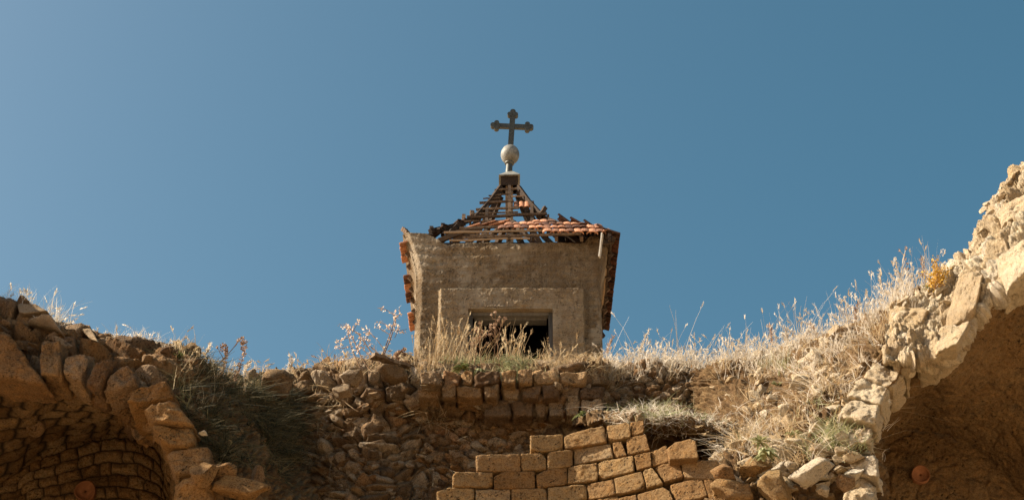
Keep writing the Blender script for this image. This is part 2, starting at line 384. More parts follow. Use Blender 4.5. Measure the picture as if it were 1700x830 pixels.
X = X + wob * ((t[None] < .02) * 1.0 + (t[None] > .98))
F0 = np.stack([X, Z * 0, Z], -1)
nz1 = fbm(F0, 1.6, 5, 21); nz2 = fbm(F0, 9., 4, 22, .65); nz3 = fbm(F0, 30., 3, 23, .7)
pL = xof(725, 560, YF); pR = xof(972, 560, YF); pT = zof(481, YF)
jag = .016 * fbm(F0, 8., 4, 31)
inside = sst(0, .05, X - pL + jag) * sst(0, .03, pR - X + jag) * sst(0, .03, pT - Z + jag)
band = inside * .10
edge = (sst(0, .10, X - l + jag * 1.5) * sst(0, .05, r_ - X)) * .08 - .08
# bead along the window opening and horizontal form-work lines
wl, wr, wt = xof(768, 560, YF), xof(926, 560, YF), zof(514, YF)
H = band + edge + .012 * nz1 + .012 * nz2 + .007 * nz3 + .004 * np.sin(Z * 40 + 3 * nz1) * (1 - inside)
H -= .02 * sst(.35, .6, fbm(F0, 4.5, 3, 77))
Yv = YF - H
ib = 5
G = np.stack([X, Yv, Z], -1)
Yv[:, 0] += 0
back = lambda A, d: A + np.array([0, d, 0])
G = np.concatenate([back(G[:, :1], 2.75), back(G[:, :1], 1.5), back(G[:, :1], .25), G, back(G[:, -1:], .25), back(G[:, -1:], 1.5), back(G[:, -1:], 2.75)], 1)
G = np.concatenate([G, back(G[-1:], .28)], 0)
Fq = gridF(G.shape[0], G.shape[1]); cen = G.reshape(-1, 3)[Fq].mean(1)
hole = (cen[:, 0] > wl) & (cen[:, 0] < wr) & (cen[:, 2] < wt) & (cen[:, 1] < YF + .2)
b = Bag(); b.add(G, Fq[~hole], .25 + .4 * fbm(G, 2., 3, 9) + .55 * ((G[..., 0] > pL) & (G[..., 0] < pR) & (G[..., 2] < pT)), 0)
b.build('wall', M['render'], tower)
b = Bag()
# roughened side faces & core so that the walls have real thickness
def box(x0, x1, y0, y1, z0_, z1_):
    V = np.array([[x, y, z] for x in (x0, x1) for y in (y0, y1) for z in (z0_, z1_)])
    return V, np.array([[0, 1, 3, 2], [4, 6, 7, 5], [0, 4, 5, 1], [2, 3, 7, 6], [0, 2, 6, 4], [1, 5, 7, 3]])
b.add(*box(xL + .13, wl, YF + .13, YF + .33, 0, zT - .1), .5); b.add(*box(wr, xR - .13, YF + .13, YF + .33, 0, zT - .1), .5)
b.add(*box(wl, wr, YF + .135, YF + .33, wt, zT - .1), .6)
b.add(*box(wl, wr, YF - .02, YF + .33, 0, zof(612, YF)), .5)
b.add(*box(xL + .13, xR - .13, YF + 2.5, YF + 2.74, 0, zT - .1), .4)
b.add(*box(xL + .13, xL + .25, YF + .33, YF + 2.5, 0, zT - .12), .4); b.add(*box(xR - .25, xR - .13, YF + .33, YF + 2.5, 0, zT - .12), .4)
b.build('inner_wall', M['interior_shade'], tower, smooth=False)
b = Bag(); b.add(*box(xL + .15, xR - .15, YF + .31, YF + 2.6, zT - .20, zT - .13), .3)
b.build('ceiling_boards', M['interior_shade'], tower, smooth=False)
# window reveal + wooden frame
b = Bag(); rj = .03
b.add(*box(wl - .004, wl + .085, YF - .095, YF + .22, z0, wt), .9); b.add(*box(wr - .075, wr + .004, YF - .093, YF + .22, z0, wt), .9)
b.add(*box(wl + .086, wr - .076, YF - .09, YF + .22, wt - .03, wt + .004), .9)
wf = b.build('window_reveal', M['render'], tower, smooth=False)
b = Bag(); a0 = wl + .088; a1 = wr - .078; wz = wt - .037
b.add(*box(a0, a0 + .06, YF + .02, YF + .12, z0, wz), .3); b.add(*box(a1 - .06, a1, YF + .02, YF + .12, z0, wz), .3); b.add(*box(a0 + .061, a1 - .061, YF + .022, YF + .12, wz - .05, wz), .7)
b.add(*box(a0 + .086, a1 - .086, YF + .122, YF + .3, wz - .08, wz - .02), .6)
b.build('window_frame', M['greywood'], tower, smooth=False)
# roof profile: half width -> height
PW = [.15, .33, .58, .92, 1.28, 1.66]; PZ = [zof(306, YC - .15), zof(330, YC - .33), zof(357, YC - .58), zof(371, YC - .92), zof(379, YC - 1.28), zof(392, YC - 1.66)]
def rz(h): return float(np.interp(h, PW, PZ))
def side_pt(sd, h, a, lift=0):               # sd 0 front 1 right 2 back 3 left ; h distance from axis ; a along the side
    x, y = {0: (a, -h), 1: (h, a), 2: (-a, h), 3: (-h, -a)}[sd]
    return np.array([XC + x, YC + y, rz(h) + lift])
rfm = {}
def timber(name, a, bb, w_, h_, mat='darkwood', tint=.5, seed=0, wob=.006, label=None):
    V, F = bar(a, bb, w_, h_, seed=seed, wob=wob, n=5); k = Bag(); k.add(V, F, tint)
    o = k.build(name, M[mat], tower, smooth=False)
    if label: o['label'] = label
    return o
rng = random.Random(4)
for sx in (-1, 1):
    for sy in (-1, 1):
        hp = [np.array([XC + sx * h, YC + sy * h, rz(h) - .06]) for h in PW]
        V, F = [], []
        k = Bag()
        for i in range(len(hp) - 1):
            if sx == -1 and sy == -1 and i == 4: continue
            k.add(*bar(hp[i], hp[i + 1], .07, .08, n=2), .25)
        k.build('hip_rafter', M['darkwood'], tower, smooth=False)
for sd in range(4):
    for a in (-1.15, -.75, -.38, 0.0, .38, .75, 1.15):
        if sd == 0 and a in (-.75,): continue
        h0 = max(abs(a), .15)
        k = Bag(); hs_ = [h0] + [h for h in PW if h > h0 + .05]
        if sd == 0 and a < -.5: hs_ = hs_[:max(2, len(hs_) - 1)]
        for i in range(len(hs_) - 1):
            k.add(*bar(side_pt(sd, hs_[i], a, -.06), side_pt(sd, hs_[i + 1], a, -.06), .05, .08, n=2), rng.random())
        if len(hs_) > 1: k.build('rafter', M['darkwood'], tower, smooth=False)
# front battens, as they are left in place: (px0, py0, px1, py1)
for i, (x0, y0, x1, y1, th) in enumerate([(821, 316, 858, 313, .03), (796, 337, 853, 334, .035), (790, 348, 862, 345, .035), (775, 361, 908, 355, .045),
        (763, 379, 850, 376, .035), (737, 386, 905, 383, .03), (768, 395, 965, 388, .035), (850, 371, 905, 366, .03), (811, 325, 845, 323, .022), (802, 330, 830, 329, .02), (845, 327, 872, 325, .022), (784, 355, 860, 352, .022), (770, 368, 842, 366, .024), (757, 383, 800, 380, .022), (746, 399, 880, 396, .024), (780, 391, 820, 389, .02)]):
    def yd(py): return YC - float(np.interp(py, [306, 330, 357, 371, 379, 392], PW))
    A = U(x0, y0, yd(y0)); B_ = U(x1, y1, yd(y0)); 
    timber('batten', A, B_, th * .9, th, 'wood', rng.random(), seed=i, wob=.004)
for sd, hh in ((1, .4), (1, .65), (1, .95), (1, 1.25), (1, 1.5), (2, .4), (2, .65), (2, .95), (2, 1.25), (2, 1.5), (3, .42), (3, .66), (3, .98), (3, 1.3)):
    timber('batten', side_pt(sd, hh, -hh - .05), side_pt(sd, hh, hh * rng.uniform(.6, 1)), .035, .035, 'wood', rng.random(), seed=int(hh * 50) + sd)
for i, (x0, y0, x1, y1, Y0) in enumerate([(745, 390, 762, 372, 21.6), (728, 400, 768, 386, 21.5), (716, 392, 716, 378, 21.6), (735, 390, 735, 373, 21.9), (770, 372, 770, 358, 22.1), (784, 360, 783, 352, 22.3), (752, 401, 790, 384, 21.6), (893, 362, 905, 345, 22.2), (676, 388, 669, 380, 21.5)]):
    timber('broken_rafter_end', U(x0, y0, Y0), U(x1, y1, Y0 + .1), .06, .07, 'darkwood', rng.random(), seed=i + 30)
timber('hanging_board', U(1000, 388, 21.1), U(995, 427, 21.12), .075, .02, 'palewood', .6, 3, .002)
timber('corner_post', U(1012, 400, 21.1), U(1012, 388, 21.1), .05, .05, 'darkwood', .3, 3, .002)
timber('side_lath', U(1008, 445, 22.1) - np.array([.02, 0, 0]), U(1000, 505, 23.2), .035, .03, 'wood', .7, 3, .002)
# king post and cross beams
V, F = bar((XC, YC, zT - .1), (XC, YC, rz(.15) + .05), .13, .13, up=(0, 1, 0), n=8, wob=.004); k = Bag(); k.add(V, F, .95); k.build('king_post', M['wood'], tower, smooth=False)
for a, c in (((-1.4, 0), (1.4, 0)), ((0, -1.4), (0, 1.4))):
    timber('tie_beam', (XC + a[0], YC + a[1], zT + .0), (XC + c[0], YC + c[1], zT + .03), .14, .14, 'darkwood', .4)
for sx in (-1, 1):
    for sy in (-1, 1):
        timber('strut', (XC + sx * .06, YC + sy * .06, rz(.33) - .3), (XC + sx * .75, YC + sy * .75, zT + .05), .08, .08, 'darkwood', .4)
for y0 in (YF + .12, YF + 2.6):
    timber('wall_plate', (xL, y0, zT + .02), (xR, y0, zT + .04), .13, .09, 'darkwood', .3)
# tiles: barrel shaped
def tile(cen, right, down, wid=.19, ln=.30, rise=.045, th=.014):
    right = right / np.linalg.norm(right); down = down / np.linalg.norm(down); nrm = np.cross(right, down); nrm *= np.sign(nrm[2]) if abs(nrm[2]) > 1e-6 else 1
    a = np.linspace(-math.pi * .52, math.pi * .52, 9)
    pr = np.stack([np.sin(a) * wid / 2, np.cos(a) * rise], -1); pi_ = np.stack([np.sin(a) * (wid / 2 - th), np.cos(a) * rise - th], -1)
    ring = np.concatenate([pr, pi_[::-1]]); V = []
    for f, sc_ in ((-.5, .86), (.5, 1.0)):
        for p in ring: V.append(cen + right * p[0] * sc_ + nrm * (p[1] + (f + .5) * .022) + down * ln * f)
    m_ = len(ring); F = [[i, (i + 1) % m_, m_ + (i + 1) % m_, m_ + i] for i in range(m_)]
    for i in range(8):
        F.append([i, m_ - 1 - i, m_ - 2 - i, i + 1]); F.append([m_ + i, m_ + i + 1, m_ + m_ - 2 - i, m_ + m_ - 1 - i])
    return np.array(V), np.array(F)
def lay(bag, sd, h, a, rs, jit=1.0):
    p = side_pt(sd, h, a, .02); q2 = side_pt(sd, h + .1, a, .02); dn = q2 - p
    rt = {0: (1, 0, 0), 1: (0, 1, 0), 2: (-1, 0, 0), 3: (0, -1, 0)}[sd]
    rt = np.array(rt, float) + np.array([rs.gauss(0, .03), rs.gauss(0, .03), rs.gauss(0, .02)]) * jit
    dn = dn + np.array([rs.gauss(0, .004), rs.gauss(0, .004), rs.gauss(0, .006)]) * jit
    V, F = tile(p + np.array([0, 0, rs.uniform(0, .012)]), rt, dn, ln=.27)
    bag.add(V, F, min(1, max(0, rs.gauss(.55, .28))))
rs = random.Random(8); b = Bag()
for h, x0, x1 in ((1.56, .62, 1.60), (1.38, -.10, 1.44), (1.2, .0, 1.24), (1.02, .45, .78)):
    a = x0
    while a < x1: lay(b, 0, h, a, rs); a += .118
b.build('front_roof_tiles', M['tile'], tower, smooth=False)
b = Bag()
for i in range(3):
    V, F = tile(U(857 + 9 * i, 341, YC - .36), np.array([1, 0, 0.]), np.array([0, -.35, -1.]), .1, .16, .03); b.add(V, F, [.35, .8, .95][i])
b.build('remaining_tiles', M['tile'], tower, smooth=False)
b = Bag()
for i, (x0, y0, an) in enumerate(((812, 373, .5), (826, 374, .3), (800, 377, .7), (786, 378, .6), (834, 371, .2))):
    V, F = tile(U(x0, y0, YC - 1.1), np.array([.2, .6, 0.]), np.array([1, -.1, .35 * an]), .12, .26, .03); b.add(V, F, [.5, .75, .4, .8, .6][i])
b.build('slipped_tiles', M['tile'], tower, smooth=False)
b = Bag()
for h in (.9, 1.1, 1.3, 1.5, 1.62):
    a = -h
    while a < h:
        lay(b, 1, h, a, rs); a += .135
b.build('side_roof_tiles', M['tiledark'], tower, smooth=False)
b = Bag()
for (h, a) in ((1.62, 1.5), (1.62, 1.37), (1.45, 1.42)): pass
for a in list(np.arange(-1.5, -.9, .15)) + list(np.arange(-.5, .35, .15)) + list(np.arange(.85, 1.3, .15)):
    lay(b, 3, 1.62, a, rs, 1.8)
for a in np.arange(-1.35, 1.2, .15):
    if rs.random() < .6: lay(b, 3, 1.42, a, rs, 2)
b.build('eave_tiles', M['tile'], tower, smooth=False)
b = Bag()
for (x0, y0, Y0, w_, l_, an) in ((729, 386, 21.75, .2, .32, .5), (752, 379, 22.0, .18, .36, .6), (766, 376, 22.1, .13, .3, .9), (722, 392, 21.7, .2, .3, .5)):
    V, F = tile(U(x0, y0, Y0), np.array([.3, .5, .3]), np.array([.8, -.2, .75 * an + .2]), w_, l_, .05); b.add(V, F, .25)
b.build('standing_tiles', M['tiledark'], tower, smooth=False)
b = Bag()
for i in range(9):
    y0 = YC - 1.6 + i * .36
    b.add(*bar((xR + .02, y0, PZ[-1] - .09), (XC + 1.66, y0 + .02, PZ[-1] - .06), .05, .06, n=2), .3)
b.add(*box(xR + .03, XC + 1.64, YC - 1.58, YC + 1.6, PZ[-1] - .055, PZ[-1] - .03), .25)
b.add(*bar((XC + 1.62, YC - 1.6, PZ[-1] - .05), (XC + 1.62, YC + 1.6, PZ[-1] - .05), .03, .05, n=4), .3)
b.build('eave_boards', M['darkwood'], tower, smooth=False)
for i, y0 in enumerate((-1.3, -.8, -.3, .3, .9, 1.4)):
    timber('eave_bracket', (xL - .02, YC + y0, PZ[-1] - .09), (XC - 1.60, YC + y0, PZ[-1] - .06), .05, .06, 'wood', .6, i)
# finial
ang = R(3.2); tl = np.array([math.sin(ang), 0, math.cos(ang)])
zb = zof(300, YC); base = np.array([XC - .02, YC, zb])
k = Bag(); hw = .15
cb = lambda x0, x1, y0, y1, z0_, z1_: box(XC + x0, XC + x1, YC + y0, YC + y1, z0_, z1_)
for bx_ in ((-hw, hw, -hw, -hw + .012), (-hw, hw, hw - .012, hw), (-hw, -hw + .012, -hw + .013, hw - .013), (hw - .012, hw, -hw + .013, hw - .013)):
    k.add(*cb(*bx_, zb - .19, zb), .2)
capo = k.build('finial_box', M['darkwood'], tower, smooth=False)
k = Bag(); ap = [(-.185, -.185, 0), (.185, -.185, .015), (.185, .185, .03), (-.185, .185, 0)]
V = np.array([[XC + x, YC + y, zb + .002 + z] for x, y, z in ap] + [[XC + x * .3, YC + y * .3, zb + .15 + z] for x, y, z in ap] + [[XC + x, YC + y, zb - .012 + z] for x, y, z in ap])
F = [[0, 1, 5, 4], [1, 2, 6, 5], [2, 3, 7, 6], [3, 0, 4, 7], [4, 5, 6, 7], [8, 9, 1, 0], [9, 10, 2, 1], [10, 11, 3, 2], [11, 8, 0, 3], [11, 10, 9, 8]]
k.add(V, np.array(F), .8); k.build('finial_cap', M['zinc'], tower, smooth=False)
zb2 = zof(241, YC); zball = zof(257, YC); zarm = zof(210.5, YC); ztopc = zof(187, YC)
pt = lambda z: base + tl * (z - zb)
k = Bag(); V, F = tube([pt(zb), pt(zb + .1), pt(zball - .13)], [.068, .062, .055], 20); k.add(V, F, .45)
V, F = tube([pt(zball - .215), pt(zball - .2), pt(zball - .165), pt(zball - .15)], [.055, .083, .08, .05], 20); k.add(V, F, .6)
k.build('finial_pole', M['metal'], tower)
k = Bag(); V, F = ICO[4]; V = V * np.array([.165, .165, .19]) + pt(zball + .0); k.add(V, F, .6 + .2 * fbm(V, 6, 3, 3)); k.build('finial_ball', M['zinc'], tower)
# trefoil cross: flat outline with thickness
def cross_pts():
    w_, L, B_, rr = .048, .335, zarm - zb2 + .05, .058
    T = ztopc - zarm + .0
    def lobe(cx, cz, dirx, dirz, end):
        # three round lobes at arm end
        out = []
        px_, pz_ = -dirz, dirx
        for (f, sd) in ((-.9, -1), (0, 0), (.9, 1)): pass
        return out
    return w_, L, B_, rr, T
w_, Lx, Bz, rr, Tz = cross_pts()
cen = pt(zarm); rx = np.array([math.cos(ang), 0, -math.sin(ang)]); th = .07
k = Bag()
def slab(poly, y0, y1, tint=.4):
    n_ = len(poly); V = [cen + rx * p[0] + tl * p[1] + np.array([0, y0, 0]) for p in poly] + [cen + rx * p[0] + tl * p[1] + np.array([0, y1, 0]) for p in poly]
    c0 = len(V); V += [np.mean(V[:n_], axis=0), np.mean(V[n_:2 * n_], axis=0)]
    Q = [[i, (i + 1) % n_, n_ + (i + 1) % n_, n_ + i] for i in range(n_)]; Tt = [[(i + 1) % n_, i, c0] for i in range(n_)] + [[n_ + i, n_ + (i + 1) % n_, c0 + 1] for i in range(n_)]
    k.add(np.array(V), [np.array(Q), np.array(Tt)], tint)
slab([(-w_, -Bz), (w_, -Bz), (w_, Tz - .05), (-w_, Tz - .05)], -th / 2, th / 2)
slab([(-Lx + .04, -.043), (Lx - .04, -.043), (Lx - .04, .043), (-Lx + .04, .043)], -th / 2 + .003, th / 2 - .003)
for dx, dz, L_ in ((-1, 0, Lx), (1, 0, Lx), (0, 1, Tz)):
    for q_, (off, sd, rad) in enumerate(((-.055, 0, .066), (.0, 0, .05), (-.06, 1, .045), (-.06, -1, .045))):
        cx = dx * (L_ + off) + (-dz) * sd * .052; cz = dz * (L_ + off) + dx * sd * .052
        e = .004 + .002 * q_
        slab([(cx + rad * math.cos(a), cz + rad * math.sin(a)) for a in np.linspace(0, 2 * math.pi, 18, endpoint=False)], -th / 2 - e, th / 2 + e)
k.build('cross', M['metal'], tower, smooth=False)

# ------------------------------------------------------------------ middle rubble wall
wallm = empty('rubble_wall', (U(700, 700, 12.8)[0], 12.8, 0), 'long broken rubble wall of brown field stones below the tower', 'wall')
cols = [400, 440, 480, 520, 560, 600, 640, 690, 740, 800, 860, 920, 970, 1010]
crest = [648, 640, 640, 628, 620, 612, 606, 614, 612, 614, 616, 612, 610, 612]
def Ybase(px): return float(np.interp(px, [400, 480, 600, 960, 985, 1010], [12.4, 13.25, 12.85, 12.62, 12.85, 13.6]))
rows = [[(p, c + 30, Ybase(p) + 1.6) for p, c in zip(cols, crest)], [(p, c + 6, Ybase(p) + .5) for p, c in zip(cols, crest)], [(p, c, Ybase(p) + .05) for p, c in zip(cols, crest)],
        [(p, 640 if p > 500 else c + 14, Ybase(p) - .08) for p, c in zip(cols, crest)],
        [(p, 675, Ybase(p) - (.0 if p < 680 else .02)) for p in cols], [(p, 700, Ybase(p) + (.0 if p < 680 else .16)) for p in cols],
        [(p, 750, Ybase(p) + (-.05 if p < 680 else .16)) for p in cols], [(p, 800, Ybase(p) + (-.12 if p < 680 else .1)) for p in cols], [(p, 890, Ybase(p) - .15) for p in cols]]
def f_mid(u, v):
    a = rubble(u, v, .19, .10, 3, .12, .2, 1.1); c = rubble(u, v, .07, .04, 11, .050, .25, .8)
    k_ = c[0] + .018 > a[0] * 1.0
    big = rubble(u, v, .21, .15, 19, .09, .16, .7)
    # upper right: big squared blocks
    m_ = sst(1.55, 1.75, u + .12 * np.sin(v * 9)) * (1 - sst(.0, .0001, v - 2.32 - .06 * np.sin(u * 7)))
    hh = np.maximum(a[0], c[0] + .014); ti = np.where(k_, c[1], a[1]); jo = np.where(k_, c[2] * .7, a[2] * .9)
    return hh * (1 - m_) + big[0] * m_, ti * (1 - m_) + big[1] * m_, jo * (1 - m_) + big[2] * m_
b = Bag(); patch(b, 'mid', rows, 470, 760, f_mid, rough=.07, rfreq=2.6, fine=.022, seed=2)
V, N_ = PATCH['mid']; px, py = proj(V)
rg = np.random.default_rng(5)
ok = np.argwhere((px > 440) & (px < 985) & (py > 625) & (py < 850))
sel = ok[rg.choice(len(ok), 720, replace=False)][:420]
for i, (r1, c1) in enumerate(sel):
    P_ = V[r1, c1]; s_ = rg.uniform(.035, .10) * (1.2 if rg.random() < .1 else 1)
    if 690 < py[r1, c1] < 760 and px[r1, c1] > 690: s_ *= .9
    vv, ff = rock(P_ + N_[r1, c1] * s_ * .05, (s_ * rg.uniform(1, 1.7), s_, s_ * rg.uniform(.55, 1)), rg.uniform(-.5, .5, 3), 100 + i, lvl=3, lo=.3, hi=.7)
    b.add(vv, ff, rg.random())
b.build('masonry', M['grey'], wallm)
# upper courses of bigger brown stones under the tower
b = Bag(); rg = np.random.default_rng(15)
for rw, (yt, yb, x0, x1, Y0, s0) in enumerate(((612, 637, 694, 975, 12.42, 32), (638, 660, 690, 985, 12.48, 30), (661, 690, 800, 992, 12.54, 34), (648, 676, 560, 690, 12.86, 38), (622, 645, 556, 700, 12.82, 44))):
    x = x0
    while x < x1:
        wd = s0 * rg.uniform(.65, 1.5); a_, c_ = rg.uniform(-3, 3, 2); gap = 1.5
        vv, ff = quadblock([(x + gap, yt + 1 + a_), (x + wd, yt + 1 + c_), (x + wd - rg.uniform(0, 4), yb + a_ * .5), (x + gap + rg.uniform(0, 3), yb + c_ * .5)], Y0 + rg.uniform(-.05, .05), .3, 300 + rw * 40 + int(x), n=18, k=12, noise=.02, chip=8, freq=9, fine=.02, ff=20.)
        b.add(vv, ff, rg.random()); x += wd
b.build('upper_courses', M['rubble'], wallm)
# rubble core patch with mixed stones and orange earth
b = Bag(); rows = [[(p, y, 12.86 - .00045 * (p - 670) + dy + (.0 if 700 < p < 960 else .1)) for p in (670, 720, 780, 840, 900, 960, 1000)] for y, dy in ((686, .14), (705, .03), (740, 0.0), (780, -.04), (830, -.06), (890, -.08))]
def f_core(u, v):
    a = rubble(u, v, .115, .085, 63, .055, .3, 1.2); c = rubble(u, v, .045, .035, 64, .022, .3, .8); m_ = sst(-.1, .25, fbm(np.stack([u, v, 0 * u], -1), 2.2, 3, 90))
    return np.maximum(a[0] * m_, c[0]), np.where(a[0] * m_ > c[0], a[1], c[1] * .5), a[2] * .8
patch(b, 'core', rows, 260, 380, f_core, rough=.05, rfreq=4, fine=.02, seed=31, skirt=False)
V, N_ = PATCH['core']; px, py = proj(V); ok = np.argwhere((px > 690) & (px < 985) & (py > 700) & (py < 850)); sel = ok[rg.choice(len(ok), 150, replace=False)]
for i, (r1, c1) in enumerate(sel):
    s_ = rg.uniform(.05, .12)
    vv, ff = rock(V[r1, c1], (s_ * rg.uniform(1, 1.5), s_ * .8, s_ * rg.uniform(.6, 1)), rg.uniform(-.8, .8, 3), 900 + i, lvl=2, lo=.35, hi=.75, noise=.04)
    b.add(vv, ff, rg.random())
b.build('rubble_core', M['rubble'], wallm)

# ------------------------------------------------------------------ right back wall and ledge
wr_ = empty('rubble_wall', (U(1150, 650, 13.3)[0], 13.3, 0), 'low dark rubble wall set back above the grassy ledge', 'wall')
cols = [960, 1010, 1060, 1110, 1160, 1210, 1260, 1320, 1380]
crest = [618, 616, 614, 616, 618, 614, 606, 590, 570]
rows = [[(p, c + 40, 15.0) for p, c in zip(cols, crest)], [(p, c + 6, 13.9) for p, c in zip(cols, crest)], [(p, c + 3, 13.4) for p, c in zip(cols, crest)], [(p, 655, 13.3) for p in cols], [(p, 690, 13.25) for p in cols], [(p, 760, 13.2) for p in cols]]
b = Bag(); patch(b, 'rback', rows, 170, 420, lambda u, v: rubble(u, v, .13, .075, 33, .08, .25, .8), rough=.06, fine=.02, seed=33)
V, N_ = PATCH['rback']; px, py = proj(V); ok = np.argwhere((py > 618) & (py < 700)); sel = ok[rg.choice(len(ok), 160, replace=False)]
for i, (r1, c1) in enumerate(sel):
    s_ = rg.uniform(.05, .12)
    vv, ff = rock(V[r1, c1], (s_ * 1.4, s_ * .8, s_ * rg.uniform(.4, .8)), rg.uniform(-.3, .3, 3), 1300 + i, lvl=2, lo=.4, hi=.8); b.add(vv, ff, rg.random())
b.build('masonry', M['grey'], wr_)
# earth ledge with overhanging lip, running into the right hand slope
cols = [950, 985, 1030, 1080, 1120, 1170, 1220, 1270, 1320]
lip = [700, 692, 694, 690, 692, 706, 714, 704, 672]
Yl = [12.5, 12.1, 11.8, 11.6, 11.6, 11.7, 11.7, 11.6, 11.6]
under = [712, 716, 714, 716, 735, 752, 754, 742, 725]
rows = [[(p, l_ - 14, 13.2) for p, l_ in zip(cols, lip)], [(p, l_ - 6, y_ + .6) for p, l_, y_ in zip(cols, lip, Yl)], [(p, l_ - 2, y_ + .12) for p, l_, y_ in zip(cols, lip, Yl)], [(p, l_ + 6, y_) for p, l_, y_ in zip(cols, lip, Yl)],
        [(p, u_ - 6, y_ + .5) for p, u_, y_ in zip(cols, under, Yl)], [(p, u_ + 14, y_ + .55) for p, u_, y_ in zip(cols, under, Yl)], [(p, 850, y_ + .1) for p, y_ in zip(cols, Yl)]]
b = Bag(); patch(b, 'ledge', rows, 210, 420, lambda u, v: tuple(x * q_ for x, q_ in zip(rubble(u, v, .09, .07, 43, .03, .3, .6), (1, 1, .3))), rough=.07, rfreq=5, fine=.03, seed=43)
tag(b.build('earth_ledge', M['earth']), 'overhanging ledge of brown earth above the squared stone blocks', None, kind='structure')
# right grassy slope
rows = [
 [(1180, 650, 14.5), (1250, 640, 14.3), (1320, 615, 14.0), (1390, 590, 13.6), (1440, 565, 13.2), (1480, 545, 12.8), (1530, 500, 12.4)],
 [(1180, 614, 13.2), (1250, 603, 13.0), (1320, 580, 12.7), (1390, 556, 12.3), (1440, 535, 12.0), (1480, 518, 11.7), (1530, 478, 11.5)],
 [(1190, 650, 12.8), (1260, 640, 12.5), (1330, 615, 12.0), (1390, 590, 11.7), (1440, 570, 11.4), (1475, 560, 11.1), (1525, 540, 11.0)],
 [(1230, 700, 12.0), (1280, 690, 11.7), (1330, 665, 11.3), (1375, 640, 11.1), (1410, 625, 10.95), (1445, 610, 10.8), (1500, 600, 10.8)],
 [(1230, 745, 11.3), (1270, 740, 11.1), (1310, 725, 10.9), (1350, 710, 10.75), (1390, 700, 10.7), (1430, 690, 10.6), (1470, 680, 10.9)],
 [(1215, 775, 10.9), (1260, 775, 10.8), (1300, 770, 10.7), (1345, 762, 10.6), (1385, 755, 10.55), (1425, 745, 10.5), (1465, 735, 10.9)],
 [(1190, 810, 10.8), (1250, 810, 10.7), (1300, 810, 10.65), (1345, 810, 10.6), (1390, 810, 10.6), (1430, 810, 10.6), (1465, 810, 10.9)],
 [(1180, 890, 10.7), (1240, 890, 10.7), (1300, 890, 10.65), (1345, 890, 10.6), (1390, 890, 10.6), (1430, 890, 10.6), (1465, 890, 10.9)]]
b = Bag()
def f_sl(u, v):
    a = rubble(u, v, .10, .075, 53, .05, .3, .9); return a[0], a[1], a[2] * .4
rows = [[(r_0[0][0] - 75, r_0[0][1] + 35, r_0[0][2] + 1.0)] + r_0 for r_0 in rows]
patch(b, 'slope', rows, 420, 330, f_sl, rough=.10, rfreq=3, fine=.035, seed=53)
b2 = Bag(); V, N_ = PATCH['slope']; px, py = proj(V); ok = np.argwhere((py < 815) & (px > 1180) & (px < 1425) & (V[..., 1] < 13.2)); sel = ok[rg.choice(len(ok), 140, replace=False)]
for i, (r1, c1) in enumerate(sel):
    s_ = rg.uniform(.05, .19)
    vv, ff = rock(V[r1, c1], (s_ * rg.uniform(1, 1.6), s_, s_ * rg.uniform(.5, 1)), rg.uniform(-.8, .8, 3), 2600 + i, lvl=3, lo=.35, hi=.75); b2.add(vv, ff, rg.random())
tag(b2.build('slope_rubble', M['pale']), 'pale broken stones half buried in the grassy right slope', 'rubble', kind='stuff')
tag(b.build('earth_slope', M['earth']), 'sunny slope of brown earth and stones rising to the right vault', None, kind='structure')

# ------------------------------------------------------------------ squared block wall
bw = empty('block_wall', (U(950, 790, 11.2)[0], 11.3, 0), 'stepped remnant of squared ochre tuff blocks in curving courses', 'wall')
def Yb(px): return float(np.interp(px, [700, 960, 1060, 1200], [11.12, 11.24, 11.04, 10.74]))
BL = [ # x0,yt0,x1,yt1, yb1,yb0 (, x of bottom right, x of bottom left)
 (880,722,935,720,746,749,935,881),(937,719,1003,706,733,744,1008,937),(1008,706,1045,700,724,732,1048,1010),(1047,700,1068,697,716,723,1070,1049),
 (790,753,864,753,781,781,864,791),(865,752,907,750,778,781,907,866),(908,749,951,746,773,778,951,909),(952,745,1015,735,758,771,1018,953),(1017,734,1031,731,755,758,1041,1020),(1040,728,1072,719,746,754,1079,1043),
 (751,782,818,783,808,806,818,751),(820,781,888,781,809,811,888,820),(890,781,941,775,803,808,941,892),(942,774,992,767,796,802,993,942),(993,766,1051,755,781,794,1054,995),(1053,755,1081,748,773,779,1082,1057),(1081,750,1107,737,766,773,1110,1083),
 (1108,737,1155,724,759,762,1160,1112),
 (725,808,787,810,840,840,787,725),(789,811,847,811,840,840,848,789),(849,811,907,808,838,840,909,850),(909,808,973,803,830,838,976,910),(975,803,1018,794,821,828,1023,977),(1019,793,1066,781,808,821,1073,1023),(1067,780,1084,775,801,808,1101,1075),(1086,774,1127,762,790,799,1135,1103),(1130,764,1192,762,795,792,1203,1137),
 (980,830,1026,822,846,855,1032,985),(1027,826,1056,819,845,850,1060,1032),(1058,820,1110,805,835,847,1120,1062),(1112,804,1165,790,824,833,1177,1122),(1166,792,1215,800,835,826,1215,1178),
 (1062,848,1120,836,865,875,1128,1066),(1122,835,1185,826,860,866,1190,1128)]
b = Bag()
for x in range(700, 1000, 62):
    for q_, y in enumerate((841, 869)): BL.append((x + 20 * q_, y, x + 60 + 20 * q_, y, y + 27, y + 27, x + 60 + 20 * q_, x + 20 * q_))
rg = np.random.default_rng(77)
